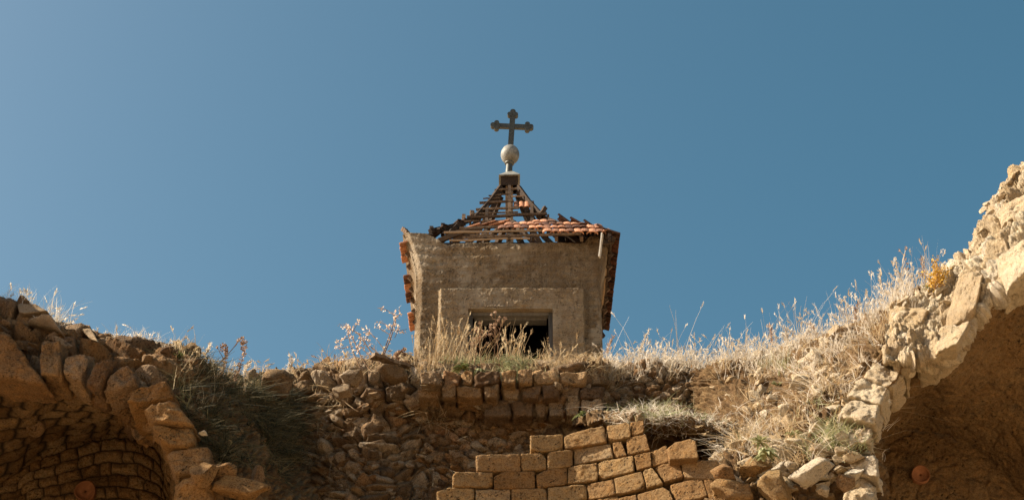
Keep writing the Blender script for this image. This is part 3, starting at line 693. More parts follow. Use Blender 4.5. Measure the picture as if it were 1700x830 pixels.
for i, (x0, a0_, x1, a1_, c1_, c0_, xb1, xb0) in enumerate(BL):
    j = rg.uniform(-.012, .012)
    if (x0, a0_) == (1108, 737): j = -.1
    vv, ff = quadblock([(x0 - .2, a0_ - .1), (x1 + .5, a1_ - .1), (xb1 + .5, c1_ + .6), (xb0 - .2, c0_ + .6)], [Yb(x0) + j, Yb(x1) + j, Yb(xb1) + j, Yb(xb0) + j], .42, 500 + i, n=26, k=30, noise=.008, chip=4, freq=13)
    b.add(vv, ff, rg.random())
# backing mortar, set back from the block faces
for (x0, y0, x1, y1) in ((888, 730, 1060, 752), (800, 760, 1070, 785), (765, 788, 1145, 812), (740, 815, 1190, 880)):
    pts = [[U(x, y, Yb(x) + .10) for x in np.linspace(x0, x1, 12)] for y in (y0, y1)]
    G = np.array(pts); G = np.concatenate([G[:1] + np.array([0, .3, 0]), G]); b.add(G, gridF(3, 12), .2, 1.)
b.build('stone_courses', M['tuff'], bw)

# ------------------------------------------------------------------ left vault
lv = empty('ruined_vault', (U(150, 700, 11)[0], 11, 0), 'broken stone vault on the left, shaded, with heavy arch stones', 'vault')
F_ = [(-80, 600), (-20, 606), (30, 615), (67, 625), (107, 622), (138, 636), (165, 649), (192, 662), (230, 676), (264, 700), (288, 742), (300, 788), (303, 840), (304, 890)]
B_ = [(-80, 840), (-40, 818), (0, 797), (27, 786), (53, 763), (82, 748), (111, 736), (140, 729), (169, 723), (200, 719), (235, 722), (262, 745), (280, 800), (290, 890)]
rows = []
for f in np.linspace(0, 1, 6):
    rows.append([(x0 + (x1 - x0) * f, y0 + (y1 - y0) * f - 10 * math.sin(f * math.pi), 10.45 + 2.1 * f - .25 * (1 - f) * (x0 > 250)) for (x0, y0), (x1, y1) in zip(F_, B_)])
b = Bag(); patch(b, 'lsof', rows, 240, 420, lambda u, v: courses(u, v, .19, .24, 61, .035, .034), rough=.03, fine=.02, seed=61, skirt=False)
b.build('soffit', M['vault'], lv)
rows = [[(x, y + dy * (890 - y), 12.56 - .1 * dy) for (x, y) in B_] for dy in (-.06, .1, .4, .7, 1.02)]
b = Bag(); patch(b, 'lend', rows, 180, 380, lambda u, v: courses(u, v, .17, .088, 71, .05, .010), rough=.05, fine=.026, seed=71)
b.build('end_wall', M['vault'], lv)
# crown rubble above the ring
cc = [(-80, 506), (-30, 514), (0, 521), (40, 532), (80, 548), (110, 556), (150, 568), (190, 577), (235, 585), (285, 590), (305, 608)]
ro = [(-80, 545), (-40, 552), (0, 562), (50, 580), (90, 588), (125, 594), (165, 600), (200, 608), (245, 622), (285, 650), (312, 690)]
fi = [(-80, 600), (-30, 606), (10, 612), (55, 622), (90, 622), (125, 630), (155, 645), (180, 656), (210, 672), (240, 694), (268, 726)]
rows = [[(x, y + 45, 12.6) for x, y in cc], [(x, y + 8, 11.4) for x, y in cc], [(x, y, 10.95) for x, y in cc],
        [((x + a) / 2, (y + c) / 2, 10.7) for (x, y), (a, c) in zip(cc, ro)], [(x, y, 10.62) for x, y in ro], [((x + a) / 2, (y + c) / 2, 10.55) for (x, y), (a, c) in zip(fi, ro)], [(x, y + 2, 10.55) for x, y in fi], [(x + 4, y - 12, 11.2) for x, y in fi], [(x + 10, y - 22, 11.9) for x, y in fi]]
def f_cr(u, v):
    a = rubble(u, v, .27, .17, 81, .12, .14, 1.3); c = rubble(u, v, .08, .055, 82, .035, .25, .8)
    k_ = c[0] + .012 > a[0]; return np.maximum(a[0], c[0] + .012), np.where(k_, c[1], a[1]), np.where(k_, c[2], a[2]) * .8
b = Bag(); patch(b, 'lcrown', rows, 250, 480, f_cr, rough=.09, rfreq=3, fine=.022, seed=81, skirt=False)
V, N_ = PATCH['lcrown']; px, py = proj(V); ok = np.argwhere((py > 505) & (V[..., 1] < 11.3)); sel = ok[rg.choice(len(ok), 190, replace=False)][:80]
for i, (r1, c1) in enumerate(sel):
    s_ = rg.uniform(.04, .12)
    vv, ff = rock(V[r1, c1], (s_ * rg.uniform(1, 1.7), s_, s_ * rg.uniform(.5, 1)), rg.uniform(-.7, .7, 3), 1700 + i, lvl=3, lo=.4, hi=.8); b.add(vv, ff, rg.random())
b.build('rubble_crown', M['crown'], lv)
VL = [[(-60, 540), (8, 545), (82, 640), (-60, 612)], [(68, 560), (101, 562), (99, 622), (66, 621)], [(104, 590), (150, 582), (134, 634), (104, 621)], [(156, 603), (190, 590), (164, 648), (139, 634)], [(193, 607), (222, 606), (229, 637), (166, 652)],
      [(215, 640), (276, 630), (290, 662), (205, 672)], [(234, 672), (290, 661), (322, 702), (245, 700)], [(250, 705), (318, 704), (326, 742), (268, 738)], [(272, 746), (347, 738), (354, 780), (285, 790)], [(287, 793), (352, 784), (358, 836), (290, 842)], [(290, 845), (360, 838), (364, 895), (290, 895)]]
for i, q_ in enumerate(VL):
    Y0 = 10.12 if i < 5 else 10.05
    vv, ff = quadblock(q_, Y0 + .03 * (i % 3), .42 if i < 5 else .7, 1000 + i, n=26, k=14, noise=.032, chip=9, freq=6, fine=.026, ff=19.); k = Bag(); k.add(vv, ff, [.9, .3, .5, .8, .6, .2, .7, .5, .9, .4, .5][i])
    k.build('arch_stone', M['crown' if i < 5 else 'dark'], lv)
def pot(cx, cy, Y, rpx, parent, nrm, seed, tint=.6, mt='pot'):
    c = U(cx, cy, Y); Rr = rpx * Y * 1.17 / FPX; nrm = np.array(nrm, float); nrm /= np.linalg.norm(nrm)
    s1 = np.cross(nrm, (0, 0, 1)); s1 /= np.linalg.norm(s1); s2 = np.cross(s1, nrm); a = np.linspace(0, 2 * math.pi, 33)[:-1]
    prof = [(1.12, -.05), (1.12, .03), (1.0, .035), (.93, .012), (.5, -.002), (.14, .0), (.12, -.01), (.10, -.06), (.001, -.07)]
    V = np.array([[c + (s1 * math.cos(q_) + s2 * math.sin(q_)) * Rr * f * (1 + .03 * math.sin(3 * q_ + seed)) + nrm * (h * 1) for q_ in a] for f, h in prof])
    i_ = np.arange(V.shape[0] * 32).reshape(-1, 32); j_ = np.roll(i_, -1, 1); F = np.stack([i_[:-1], j_[:-1], j_[1:], i_[1:]], -1).reshape(-1, 4)
    k = Bag(); k.add(V, F, tint); return k.build('clay_pot', M[mt], parent)
def on(key, x, y, d=0.):
    V, N_ = PATCH[key]; px, py = proj(V); i = np.argmin((px - x) ** 2 + (py - y) ** 2); i = np.unravel_index(i, px.shape)
    return V[i], N_[i]
p_, n_ = on('lsof', 60, 710); pot(60, 710, p_[1] - .06, 12, lv, (.1, -.8, -.6), 1, .45, 'crown')['label'] = 'pale clay pot mouth set in the soffit'
p_, n_ = on('lend', 142, 815); pot(142, 815, p_[1] - .08, 14, lv, (.1, -1, -.2), 2, .2)['label'] = 'dark red clay pot mouth low in the end wall'
# unseen pier added past the left edge, shaped to shade the left ruin
rows = []
for zf, xo, yo in ((0., .25, .25), (.5, .1, .1), (.8, .0, .0), (.93, .0, .05), (1., .3, .25), (1.0, .9, .8)):
    row = []
    for a_ in np.linspace(0, 1, 9):
        x = -6.6 + a_ * (1.6 - xo * .5); y = 10.0 + yo; row.append((x, y, zf * (9.0 - .3 * a_ ** 2)))
    for a_ in np.linspace(.15, 1, 7): row.append((-5.0 - xo, 10.0 + yo * (1 - a_) + a_ * 3.0, zf * 8.7))
    rows.append(row)
_U = U
U = lambda a, b_, c: np.array([a, b_, c], float)
b = Bag(); patch(b, 'unseen_pier', rows[::-1], 130, 200, lambda u, v: rubble(u, v, .25, .16, 131, .10, .15, 1.), rough=.10, fine=.02, seed=131, skirt=False); U = _U
b.build('unseen_pier', M['crown'], lv)
# dark grassy slope on the left
rows = [
 [(280, 610, 12.4), (320, 630, 12.6), (360, 655, 12.9), (400, 672, 13.1), (440, 680, 13.6), (480, 680, 14)],
 [(280, 584, 10.95), (320, 602, 11.2), (355, 626, 11.6), (395, 642, 12.0), (435, 652, 12.5), (480, 660, 12.95)],
 [(285, 640, 10.6), (325, 655, 10.8), (370, 670, 11.2), (410, 685, 11.7), (450, 700, 12.3), (490, 705, 12.8)],
 [(300, 690, 10.45), (345, 700, 10.6), (385, 712, 11.0), (425, 730, 11.5), (460, 745, 12.1), (500, 750, 12.6)],
 [(315, 740, 10.4), (360, 748, 10.5), (400, 762, 10.8), (440, 775, 11.2), (475, 790, 11.8), (510, 800, 12.4)],
 [(325, 800, 10.35), (370, 805, 10.4), (415, 812, 10.6), (455, 825, 11.0), (490, 835, 11.5), (525, 845, 12.2)],
 [(330, 895, 10.3), (380, 895, 10.35), (425, 895, 10.5), (470, 895, 10.8), (505, 895, 11.3), (540, 895, 12.0)]]
b = Bag(); patch(b, 'lslope', rows, 330, 260, f_sl, rough=.10, rfreq=2.6, fine=.03, seed=91)
tag(b.build('earth_slope', M['earth']), 'shaded brown earth slope beside the left vault', None, kind='structure')

# ------------------------------------------------------------------ right vault
rv = empty('ruined_vault', (U(1560, 700, 11)[0], 11, 0), 'broken vault on the right with smooth brown soffit and sunlit stones on top', 'vault')
F_ = [(1424, 890), (1425, 830), (1427, 780), (1432, 720), (1446, 674), (1474, 634), (1505, 598), (1555, 596), (1590, 566), (1625, 522), (1665, 480), (1720, 440), (1790, 380)]
B_ = [(1441, 892), (1443, 860), (1447, 810), (1454, 752), (1472, 725), (1500, 714), (1530, 713), (1565, 722), (1600, 737), (1635, 758), (1665, 785), (1700, 825), (1760, 895)]
rows = []
for f in np.linspace(0, 1, 7):
    rows.append([(x0 + (x1 - x0) * f + 18 * math.sin(f * math.pi) * (x0 > 1500), y0 + (y1 - y0) * f, 10.5 + 2.15 * f + .12 * math.sin(f * math.pi) - .3 * (1 - f) * max(0, (x0 - 1600) / 150)) for (x0, y0), (x1, y1) in zip(F_, B_)])
def f_pl(u, v):
    a = rubble(u, v, .3, .2, 101, .02, .10, .6); return a[0], .3 + .4 * a[1], a[2] * .12
b = Bag(); patch(b, 'rsof', rows, 330, 380, f_pl, rough=.06, rfreq=2.2, fine=.026, seed=101, skirt=False)
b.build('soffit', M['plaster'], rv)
rows = [[(x, y + dy * (895 - y), 12.66 - .1 * dy) for (x, y) in B_] for dy in (-.05, .1, .4, .7, 1.02)]
b = Bag(); patch(b, 'rend', rows, 160, 300, f_pl, rough=.045, rfreq=2.5, fine=.026, seed=111)
b.build('end_wall', M['plaster'], rv)
p_, n_ = on('rend', 1528, 788); pot(1528, 788, p_[1] - .03, 12.5, rv, (-.1, -1, -.1), 3, .45)
# sunlit back of the vault
cc = [(1486, 532), (1522, 503), (1555, 474), (1582, 448), (1612, 414), (1642, 378), (1665, 340), (1690, 309), (1722, 274), (1790, 200)]
fi = [(1468, 600), (1502, 600), (1530, 598), (1560, 590), (1590, 566), (1625, 522), (1650, 498), (1690, 466), (1725, 436), (1795, 375)]
rows = [[(x + 30, y + 30, 12.8) for x, y in cc], [(x + 6, y + 6, 11.7) for x, y in cc], [(x, y, 11.3) for x, y in cc]]
for f, Y0 in ((.3, 10.95), (.6, 10.65), (.85, 10.42), (1.0, 10.42)):
    rows.append([(x + (a - x) * f, y + (c - y) * f, Y0 + .1 - .2 * max(0, (x - 1600) / 150)) for (x, y), (a, c) in zip(cc, fi)])
def f_cr2(u, v):
    a = rubble(u + 3, v, .22, .16, 85, .07, .10, 1.6); c = rubble(u, v, .06, .045, 86, .03, .25, .8)
    return np.maximum(a[0], c[0]), a[1], c[2] * .5
rows += [[(x, y - 14, 11.1) for x, y in fi], [(x - 4, y - 30, 12.0) for x, y in fi]]
b = Bag(); patch(b, 'rcrown', rows, 300, 460, f_cr2, rough=.13, rfreq=3.4, fine=.05, seed=121, skirt=False)
V, N_ = PATCH['rcrown']; px, py = proj(V); ok = np.argwhere((px > 1480) & (px < 1760) & (V[..., 1] < 11.6)); wgt = np.exp(-((V[..., 1][ok[:, 0], ok[:, 1]] - 11.2) / .35) ** 2); wgt /= wgt.sum()
sel = ok[rg.choice(len(ok), 150, replace=False, p=wgt)]
for i, (r1, c1) in enumerate(sel):
    s_ = rg.uniform(.04, .11)
    vv, ff = rock(V[r1, c1], (s_ * rg.uniform(1, 1.8), s_, s_ * rg.uniform(.4, .9)), (rg.uniform(-.3, .3), -.75 + rg.uniform(-.3, .3), rg.uniform(-.3, .3)), 2100 + i, lvl=3, lo=.25, hi=.7, planes=7, noise=.06); b.add(vv, ff, rg.random())
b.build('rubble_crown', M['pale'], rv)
VR = [([(1462, 566), (1512, 572), (1508, 620), (1466, 596)], 10.6), ([(1450, 598), (1502, 620), (1482, 648), (1434, 622)], 10.55), ([(1428, 624), (1478, 646), (1463, 672), (1404, 656)], 10.5), ([(1410, 658), (1462, 670), (1453, 702), (1388, 692)], 10.4),
      ([(1400, 706), (1448, 710), (1446, 736), (1390, 733)], 10.42), ([(1398, 738), (1445, 738), (1446, 753), (1396, 754)], 10.5), ([(1410, 756), (1456, 753), (1460, 790), (1412, 788)], 10.38), ([(1400, 792), (1452, 792), (1452, 840), (1398, 840)], 10.4),
      ([(1592, 448), (1636, 448), (1616, 526), (1566, 545)], 10.45), ([(1560, 545), (1614, 528), (1590, 570), (1548, 588)], 10.35), ([(1655, 425), (1712, 388), (1712, 452), (1672, 476)], 10.1), ([(1522, 548), (1556, 545), (1562, 590), (1526, 600)], 10.4),
      ([(1655, 346), (1712, 318), (1716, 344), (1664, 372)], 10.7), ([(1478, 510), (1545, 508), (1530, 540), (1472, 548)], 10.75)]
for i, (q_, Y0) in enumerate(VR):
    big = i in (8, 9, 10)
    ys = [Y0 + (.22 if i > 7 else .12), Y0 + .0, Y0 - .06, Y0 + (.10 if i > 7 else .05)]
    vv, ff = quadblock(q_, [y_ - (.12 if 8 <= i <= 10 else 0) for y_ in ys], .6, 1500 + i, n=26, k=14, noise=.03, chip=9, freq=7, fine=.026, ff=19., dirn=(.25, 1, .1)); k = Bag(); k.add(vv, ff, rg.random())
    k.build('arch_stone', M['pale'], rv)

# ------------------------------------------------------------------ loose stones, one thing each
LS = [ # cx, cy, Y, w, h, depth px, rot, mat, label, tint
 (1350, 786, 10.35, 78, 42, 40, (.0, -.22, .25), 'pale', 'big pale boulder with a sunlit white top at the foot of the grassy slope', .9),
 (1255, 775, 10.5, 52, 40, 40, (0, .1, 0), 'tuff', 'brown boulder just under the pale green rosette plant', .4),
 (1200, 785, 10.45, 38, 32, 32, (0, 0, 0), 'rubble', 'dull grey brown stone between the block wall and the rosette boulder', .2),
 (1368, 812, 10.35, 22, 18, 20, (0, .5, 0), 'pale', 'small pointed pale stone tucked below the big pale boulder', .3),
 (1290, 815, 10.4, 60, 55, 40, (.2, .3, 0), 'tuff', 'angular orange brown rock at the bottom edge left of the big pale boulder', .5),
 (1220, 822, 10.5, 75, 42, 40, (0, .2, 0), 'tuff', 'wide brown rock at the bottom edge just right of the block wall', .3),
 (1405, 800, 10.35, 30, 34, 30, (0, .2, .3), 'rubble', 'dark narrow stone wedged right of the big pale boulder', .3),
 (1395, 556, 11.9, 46, 12, 40, (0, -.35, .2), 'slate', 'thin grey slab tipping out of the grass on the right slope', .5),
 (1262, 590, 12.95, 22, 20, 20, (0, .1, 0), 'pale', 'pale squared stone standing on the crest of the grassy slope', .8),
 (340, 790, 10.0, 50, 40, 34, (0, 0, .1), 'dark', 'rounded ochre boulder touching the lowest arch stones of the left vault', .6),
 (372, 783, 10.1, 44, 34, 34, (0, .3, .1), 'dark', 'ochre boulder with a deep crack, second right of the left arch', .8),
 (400, 812, 10.1, 78, 36, 40, (0, .15, .1), 'dark', 'long ochre boulder at the bottom edge below the cracked boulder', .5),
 (428, 790, 10.35, 24, 34, 26, (0, -.3, .1), 'rubble', 'small brown stone at the right end of the ochre boulders', .5),
 (338, 718, 10.15, 16, 9, 12, (0, .3, .1), 'pale', 'single small white stone on the dark grassy slope', 1.0),
 (462, 640, 12.2, 50, 40, 40, (0, .2, .1), 'grey', 'pointed mossy rock on the wall crest between thistles and shrub', .2),
 (588, 626, 12.5, 44, 26, 30, (0, .05, .1), 'grey', 'pitted grey boulder on the wall top left of the shrub', .5),
 (572, 650, 12.5, 36, 24, 30, (0, 0, .1), 'slate', 'smooth grey stone directly below the pitted boulder', .7),
 (652, 622, 12.5, 54, 26, 40, (0, .12, .1), 'grey', 'broad dark rock under the fallen plank', .15),
 (1500, 535, 10.9, 34, 30, 30, (0, .3, .1), 'pale', 'rounded cream stone in the gap beside the sunlit arch stones', .6),
 (1512, 556, 10.7, 24, 22, 24, (0, .3, .1), 'pale', 'small cream stone low in the gap beside the sunlit arch stones', .4),
]
for i, (cx, cy, Y0, w_, h_, d_, rot, mt, lab, ti) in enumerate(LS):
    c = U(cx, cy, Y0); s_ = Y0 * 1.17 / FPX
    vv, ff = rock((0, 0, 0), (w_ * s_ * 1.05, d_ * s_ * 1.2, h_ * s_ * 1.15), rot, 3000 + i, lvl=4, planes=12, lo=.4, hi=.85, noise=.15)
    k = Bag(); k.add(vv, ff, ti); o = k.build('loose_stone', M[mt]); o.location = c
    tag(o, lab, 'stone', 'loose stones lying on the ruin')
def slabstone(q_, Y0, depth, lab, seed, mt='slate', ti=.5, dirn=(0, 1, .1)):
    vv, ff = quadblock(q_, Y0, depth, seed, n=26, k=14, noise=.012, chip=6, freq=8, dirn=dirn); c = vv.mean(0); k = Bag(); k.add(vv, ff, ti)
    tag(k.build('stone_slab', M[mt], origin=c), lab, 'slab', 'slabs on the left crest')
slabstone([(38, 532), (78, 514), (106, 555), (100, 553)], [10.7, 10.5, 10.35, 10.55], .35, 'large tilted slab with a white edge near the left end of the crest', 61, 'slate', .8)
slabstone([(26, 503), (60, 504), (80, 516), (30, 521)], [10.85, 10.8, 10.75, 10.7], .5, 'flat dark slab lying behind the large tilted slab', 62, 'slate', .1)
slabstone([(132, 545), (150, 543), (166, 572), (150, 562)], [10.7, 10.7, 10.5, 10.6], .3, 'smaller upright pale slab right of the large tilted slab', 63, 'slate', .9)
# plank
k = Bag(); V, F = bar(U(618, 590, 12.55), U(684, 612, 12.8), .09, .03, n=8, wob=.004); k.add(V, F, .35)
tag(k.build('plank', M['wood'], smooth=False), 'weathered plank leaning from the rock towards the tower foot', 'plank')

# ------------------------------------------------------------------ plants
class Grass(Bag): pass
def blades(bag, P, Dv, L, W, bend, rg, segs=4, tint=None, heads=0., headlen=.05):
    n = len(P); Dv = Dv / np.linalg.norm(Dv, axis=1, keepdims=True)
    az = rg.uniform(0, 2 * math.pi, n); bd = np.stack([np.cos(az), np.sin(az), -.5 + 0 * az], 1) * bend[:, None] * L[:, None]
    sd = np.cross(Dv, np.stack([rg.normal(size=n), rg.normal(size=n) - 1.2, rg.normal(size=n) * .3], 1)); sd /= np.linalg.norm(sd, axis=1, keepdims=True)
    t = np.linspace(0, 1, segs + 1); V = []
    for f in t:
        c = P + Dv * L[:, None] * f + bd * f ** 2.2; wd = W * (1 - f * .75)
        V.append(c - sd * wd[:, None] / 2); V.append(c + sd * wd[:, None] / 2)
    V = np.stack(V, 1); F = []
    base = np.arange(n)[:, None] * (2 * (segs + 1))
    for i in range(segs): F.append(base + np.array([2 * i, 2 * i + 1, 2 * i + 3, 2 * i + 2]))
    ti = rg.random(n) if tint is None else tint
    bag.add(V.reshape(-1, 3), np.concatenate(F), np.repeat(ti, 2 * (segs + 1)))
    if heads > 0:
        idx = np.where(rg.random(n) < heads)[0]
        tip = (P + Dv * L[:, None] + bd)[idx]; ax = (Dv * L[:, None] + 2.2 * bd)[idx]; ax /= np.linalg.norm(ax, axis=1, keepdims=True)
        m = len(idx); K = 11
        for q_ in range(K):
            f = q_ / K; hl = headlen * rg.uniform(.7, 1.4, m)
            c = tip - ax * (hl * (f - .25))[:, None] * 1.0; off = rg.normal(size=(m, 3)); off /= np.linalg.norm(off, axis=1, keepdims=True); r_h = .011 * math.sin(math.pi * (f * .8 + .15))
            a_ = c + off * r_h; tp = a_ + ax * .018 + off * .006; s2 = np.cross(ax, off) * .004
            VV = np.stack([c - s2, c + s2, tp + s2 * .5, tp - s2 * .5], 1); bag.add(VV.reshape(-1, 3), np.arange(m * 4).reshape(m, 4), np.repeat(ti[idx], 4))
def pick(key, n, wf, rg):
    V, N_ = PATCH[key]; px, py = proj(V); wgt = wf(px, py, V, N_).ravel().astype(float); wgt = np.maximum(wgt, 0); wgt /= wgt.sum()
    i = rg.choice(len(wgt), n, p=wgt); jt = rg.normal(size=(n, 3)) * .012
    return V.reshape(-1, 3)[i] + jt, N_.reshape(-1, 3)[i]
def between(v, a, b_, s_=6): return sst(a - s_, a + s_, v) * (1 - sst(b_ - s_, b_ + s_, v))
def crestw(px, py, V, N_, Yc=None):
    return N_[..., 2] ** 2
def clumpy(V, f=2.5, s=5, lo=-.15): return sst(lo, .35, fbm(V, f, 3, s))
rg = np.random.default_rng(9)
def tuft(n, key, wf, Lr, Wr, mat, lab, name='dry_grass', lean=(0, 0, 1), spread=.25, bend=(.1, .5), heads=0., follow=0., parts=None, hl=.05, seed=1, cl=9, csp=.022):
    bag = Grass(); rgx = np.random.default_rng(seed)
    m_ = max(1, n // cl); P, N_ = pick(key, m_, wf, rgx); q_ = rgx.integers(0, m_, n); off = rgx.normal(size=(n, 3)) * csp; off -= N_[q_] * (off * N_[q_]).sum(1)[:, None]
    common = rgx.normal(size=(m_, 3)) * spread * .6; P = P[q_] + off; N_ = N_[q_]
    D = np.array(lean)[None] + common[q_] + off / csp * .16 + rgx.normal(size=(n, 3)) * spread * .6 + N_ * follow
    L = rgx.uniform(*Lr, n) * (0.6 + .8 * sst(-.4, .5, fbm(P, 3., 2, 4)))
    blades(bag, P - D * .01, D, L, rgx.uniform(*Wr, n), rgx.uniform(*bend, n), rgx, heads=heads, headlen=hl)
    if parts is None: return tag(bag.build(name, M[mat], smooth=False), lab, 'grass', kind='stuff')
    parts.append(bag)
crest_mid = lambda a, b_: (lambda px, py, V, N_: between(px, a, b_) * between(V[..., 1], 12.55, 13.6, .1) * (py < 632) * (.2 + clumpy(V)))
tuft(3600, 'mid', crest_mid(690, 1010), (.04, .11), (.003, .007), 'straw', 'short tangled straw grass along the wall top in front of the tower', bend=(.3, 1.0), spread=.5, seed=11)
tuft(210, 'mid', lambda px, py, V, N_: between(px, 692, 1010) * between(V[..., 1], 12.7, 13.2, .1) * (py < 625) * clumpy(V, 3, 8), (.20, .42), (.004, .008), 'straw', 'tall pale seed stalks standing in front of the tower window', lean=(.12, 0, 1), spread=.14, bend=(.05, .3), heads=.75, hl=.07, seed=12, cl=3, csp=.04)
tuft(1500, 'mid', lambda px, py, V, N_: between(px, 730, 900, 20) * between(V[..., 1], 12.5, 13.2, .1) * (py < 636) * clumpy(V, 3, 18), (.04, .12), (.006, .012), 'palegreen', 'low green weeds mixed into the straw below the tower', name='ground_weeds', spread=.7, bend=(.2, .9), seed=13)
tuft(2900, 'rback', lambda px, py, V, N_: between(px, 990, 1340) * between(V[..., 1], 13.25, 14.2, .1) * (py < 635), (.07, .22), (.003, .007), 'whitestraw', 'backlit whitish grass along the crest right of the tower', bend=(.1, .6), lean=(.12, 0, 1), spread=.22, heads=.22, seed=14)
tuft(260, 'rback', lambda px, py, V, N_: between(px, 1000, 1330) * between(V[..., 1], 13.25, 14.0, .1) * (py < 630), (.24, .5), (.003, .006), 'whitestraw', 'tall thin bleached stalks rising above the crest grass right of the tower', bend=(.05, .4), lean=(.12, 0, 1), spread=.2, heads=.6, seed=114, cl=2)
tuft(1500, 'rback', lambda px, py, V, N_: between(px, 985, 1380) * between(py, 622, 700) * clumpy(V, 2.5, 25), (.10, .34), (.003, .007), 'straw', 'straw stems leaning over the dark wall above the ledge', bend=(.2, .8), lean=(.2, -.4, .8), spread=.3, seed=15)
tuft(3000, 'ledge', lambda px, py, V, N_: between(px, 985, 1330) * (V[..., 1] < 12.9) * between(py, 670, 722, 4) * (.15 + clumpy(V, 3, 35)), (.04, .14), (.003, .006), 'whitestraw', 'matted straw hanging over the earth ledge', bend=(.5, 1.4), lean=(.1, -.5, .3), spread=.5, seed=16)
tuft(1500, 'ledge', lambda px, py, V, N_: between(px, 1000, 1330) * between(py, 670, 712, 4) * clumpy(V, 2.5, 55), (.04, .13), (.004, .009), 'palegreen', 'green tufts growing on the earth ledge', name='green_grass', bend=(.3, .9), lean=(0, -.3, .9), spread=.5, seed=17)
tuft(2700, 'slope', lambda px, py, V, N_: between(px, 1190, 1470) * between(py, 520, 770, 10) * (V[..., 1] < 13.2) * (.10 + clumpy(V, 2.6, 65)) , (.05, .22), (.003, .0065), 'straw', 'thick dry straw grass covering the right slope', bend=(.3, 1.1), lean=(-.1, -.25, .8), spread=.45, follow=.3, heads=.04, seed=18)
tuft(1900, 'slope', lambda px, py, V, N_: between(px, 1190, 1470) * between(py, 520, 770, 10) * (V[..., 1] < 13.2) * (.10 + clumpy(V, 2.6, 65)) , (.05, .22), (.003, .0065), 'whitestraw', 'bleached dead grass mixed through the right slope', bend=(.3, 1.1), lean=(-.1, -.25, .8), spread=.45, follow=.3, heads=.04, seed=118)
tuft(1300, 'slope', lambda px, py, V, N_: between(px, 1230, 1440) * between(py, 600, 760, 10) * clumpy(V, 2.4, 75, 0), (.04, .14), (.004, .009), 'palegreen', 'dull green tufts scattered through the right slope', name='green_grass', bend=(.3, 1), spread=.5, follow=.4, seed=19)
tuft(1700, 'slope', lambda px, py, V, N_: between(px, 1180, 1540) * between(V[..., 1], 11.4, 13.5, .1) * sst(.3, .7, N_[..., 2]) * (py < 640) * (.15 + clumpy(V, 4, 28)), (.10, .26), (.003, .007), 'whitestraw', 'backlit whitish grass along the crest of the right slope', lean=(.05, 0, 1), spread=.2, bend=(.05, .5), heads=.3, seed=20)
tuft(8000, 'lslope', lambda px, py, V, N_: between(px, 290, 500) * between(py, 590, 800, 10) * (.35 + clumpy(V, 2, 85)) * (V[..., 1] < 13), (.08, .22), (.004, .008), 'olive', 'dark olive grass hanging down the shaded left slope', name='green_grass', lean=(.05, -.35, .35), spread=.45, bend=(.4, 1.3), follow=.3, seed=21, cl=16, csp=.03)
tuft(800, 'lslope', lambda px, py, V, N_: between(px, 280, 490) * sst(.1, .6, N_[..., 2]) * (py < 668), (.06, .24), (.003, .006), 'straw', 'backlit pale grass along the crest of the left slope', lean=(.1, 0, 1), spread=.3, bend=(.1, .6), heads=.15, seed=22)
tuft(900, 'lcrown', lambda px, py, V, N_: sst(.3, .8, N_[..., 2]) * (V[..., 1] > 10.8) * between(px, -40, 300) * clumpy(V, 3, 95), (.05, .26), (.002, .005), 'whitestraw', 'sparse fine grass on the crest of the left vault', lean=(.15, 0, 1), spread=.35, bend=(.1, .6), heads=.1, seed=23)
tuft(1200, 'mid', lambda px, py, V, N_: between(px, 400, 690) * sst(.1, .7, N_[..., 2]) * (py < 665) * (V[..., 1] < 13.5), (.04, .18), (.003, .006), 'straw', 'thin straw grass along the low crest left of the tower', lean=(.1, 0, 1), spread=.4, bend=(.2, .9), heads=.15, seed=24)
tuft(520, 'mid', lambda px, py, V, N_: between(px, 470, 760) * between(py, 640, 790) * clumpy(V, 3, 105, .05), (.06, .24), (.003, .006), 'straw', 'dead stems trailing down the rubble wall face', lean=(.1, -.4, -.4), spread=.5, bend=(.2, .9), seed=25)
tuft(300, 'slope', lambda px, py, V, N_: between(px, 1200, 1540) * between(V[..., 1], 11.4, 13.5, .1) * sst(.3, .7, N_[..., 2]) * (py < 640), (.22, .46), (.003, .006), 'whitestraw', 'tall thin bleached stalks above the crest of the right slope', lean=(.05, 0, 1), spread=.2, bend=(.05, .4), heads=.6, seed=120, cl=2)
tuft(380, 'rcrown', lambda px, py, V, N_: between(px, 1470, 1570, 4) * sst(.2, .7, N_[..., 2]) * (V[..., 1] > 11), (.08, .34), (.003, .006), 'whitestraw', 'pale stems at the foot of the sunlit vault crest', lean=(.05, 0, 1), spread=.25, bend=(.05, .5), heads=.35, seed=26)
tuft(1300, 'slope', lambda px, py, V, N_: between(px, 1190, 1330) * between(py, 735, 775, 4), (.03, .08), (.003, .006), 'straw', 'low dead grass around the rosette plant', spread=.6, bend=(.3, 1), follow=.4, seed=27)

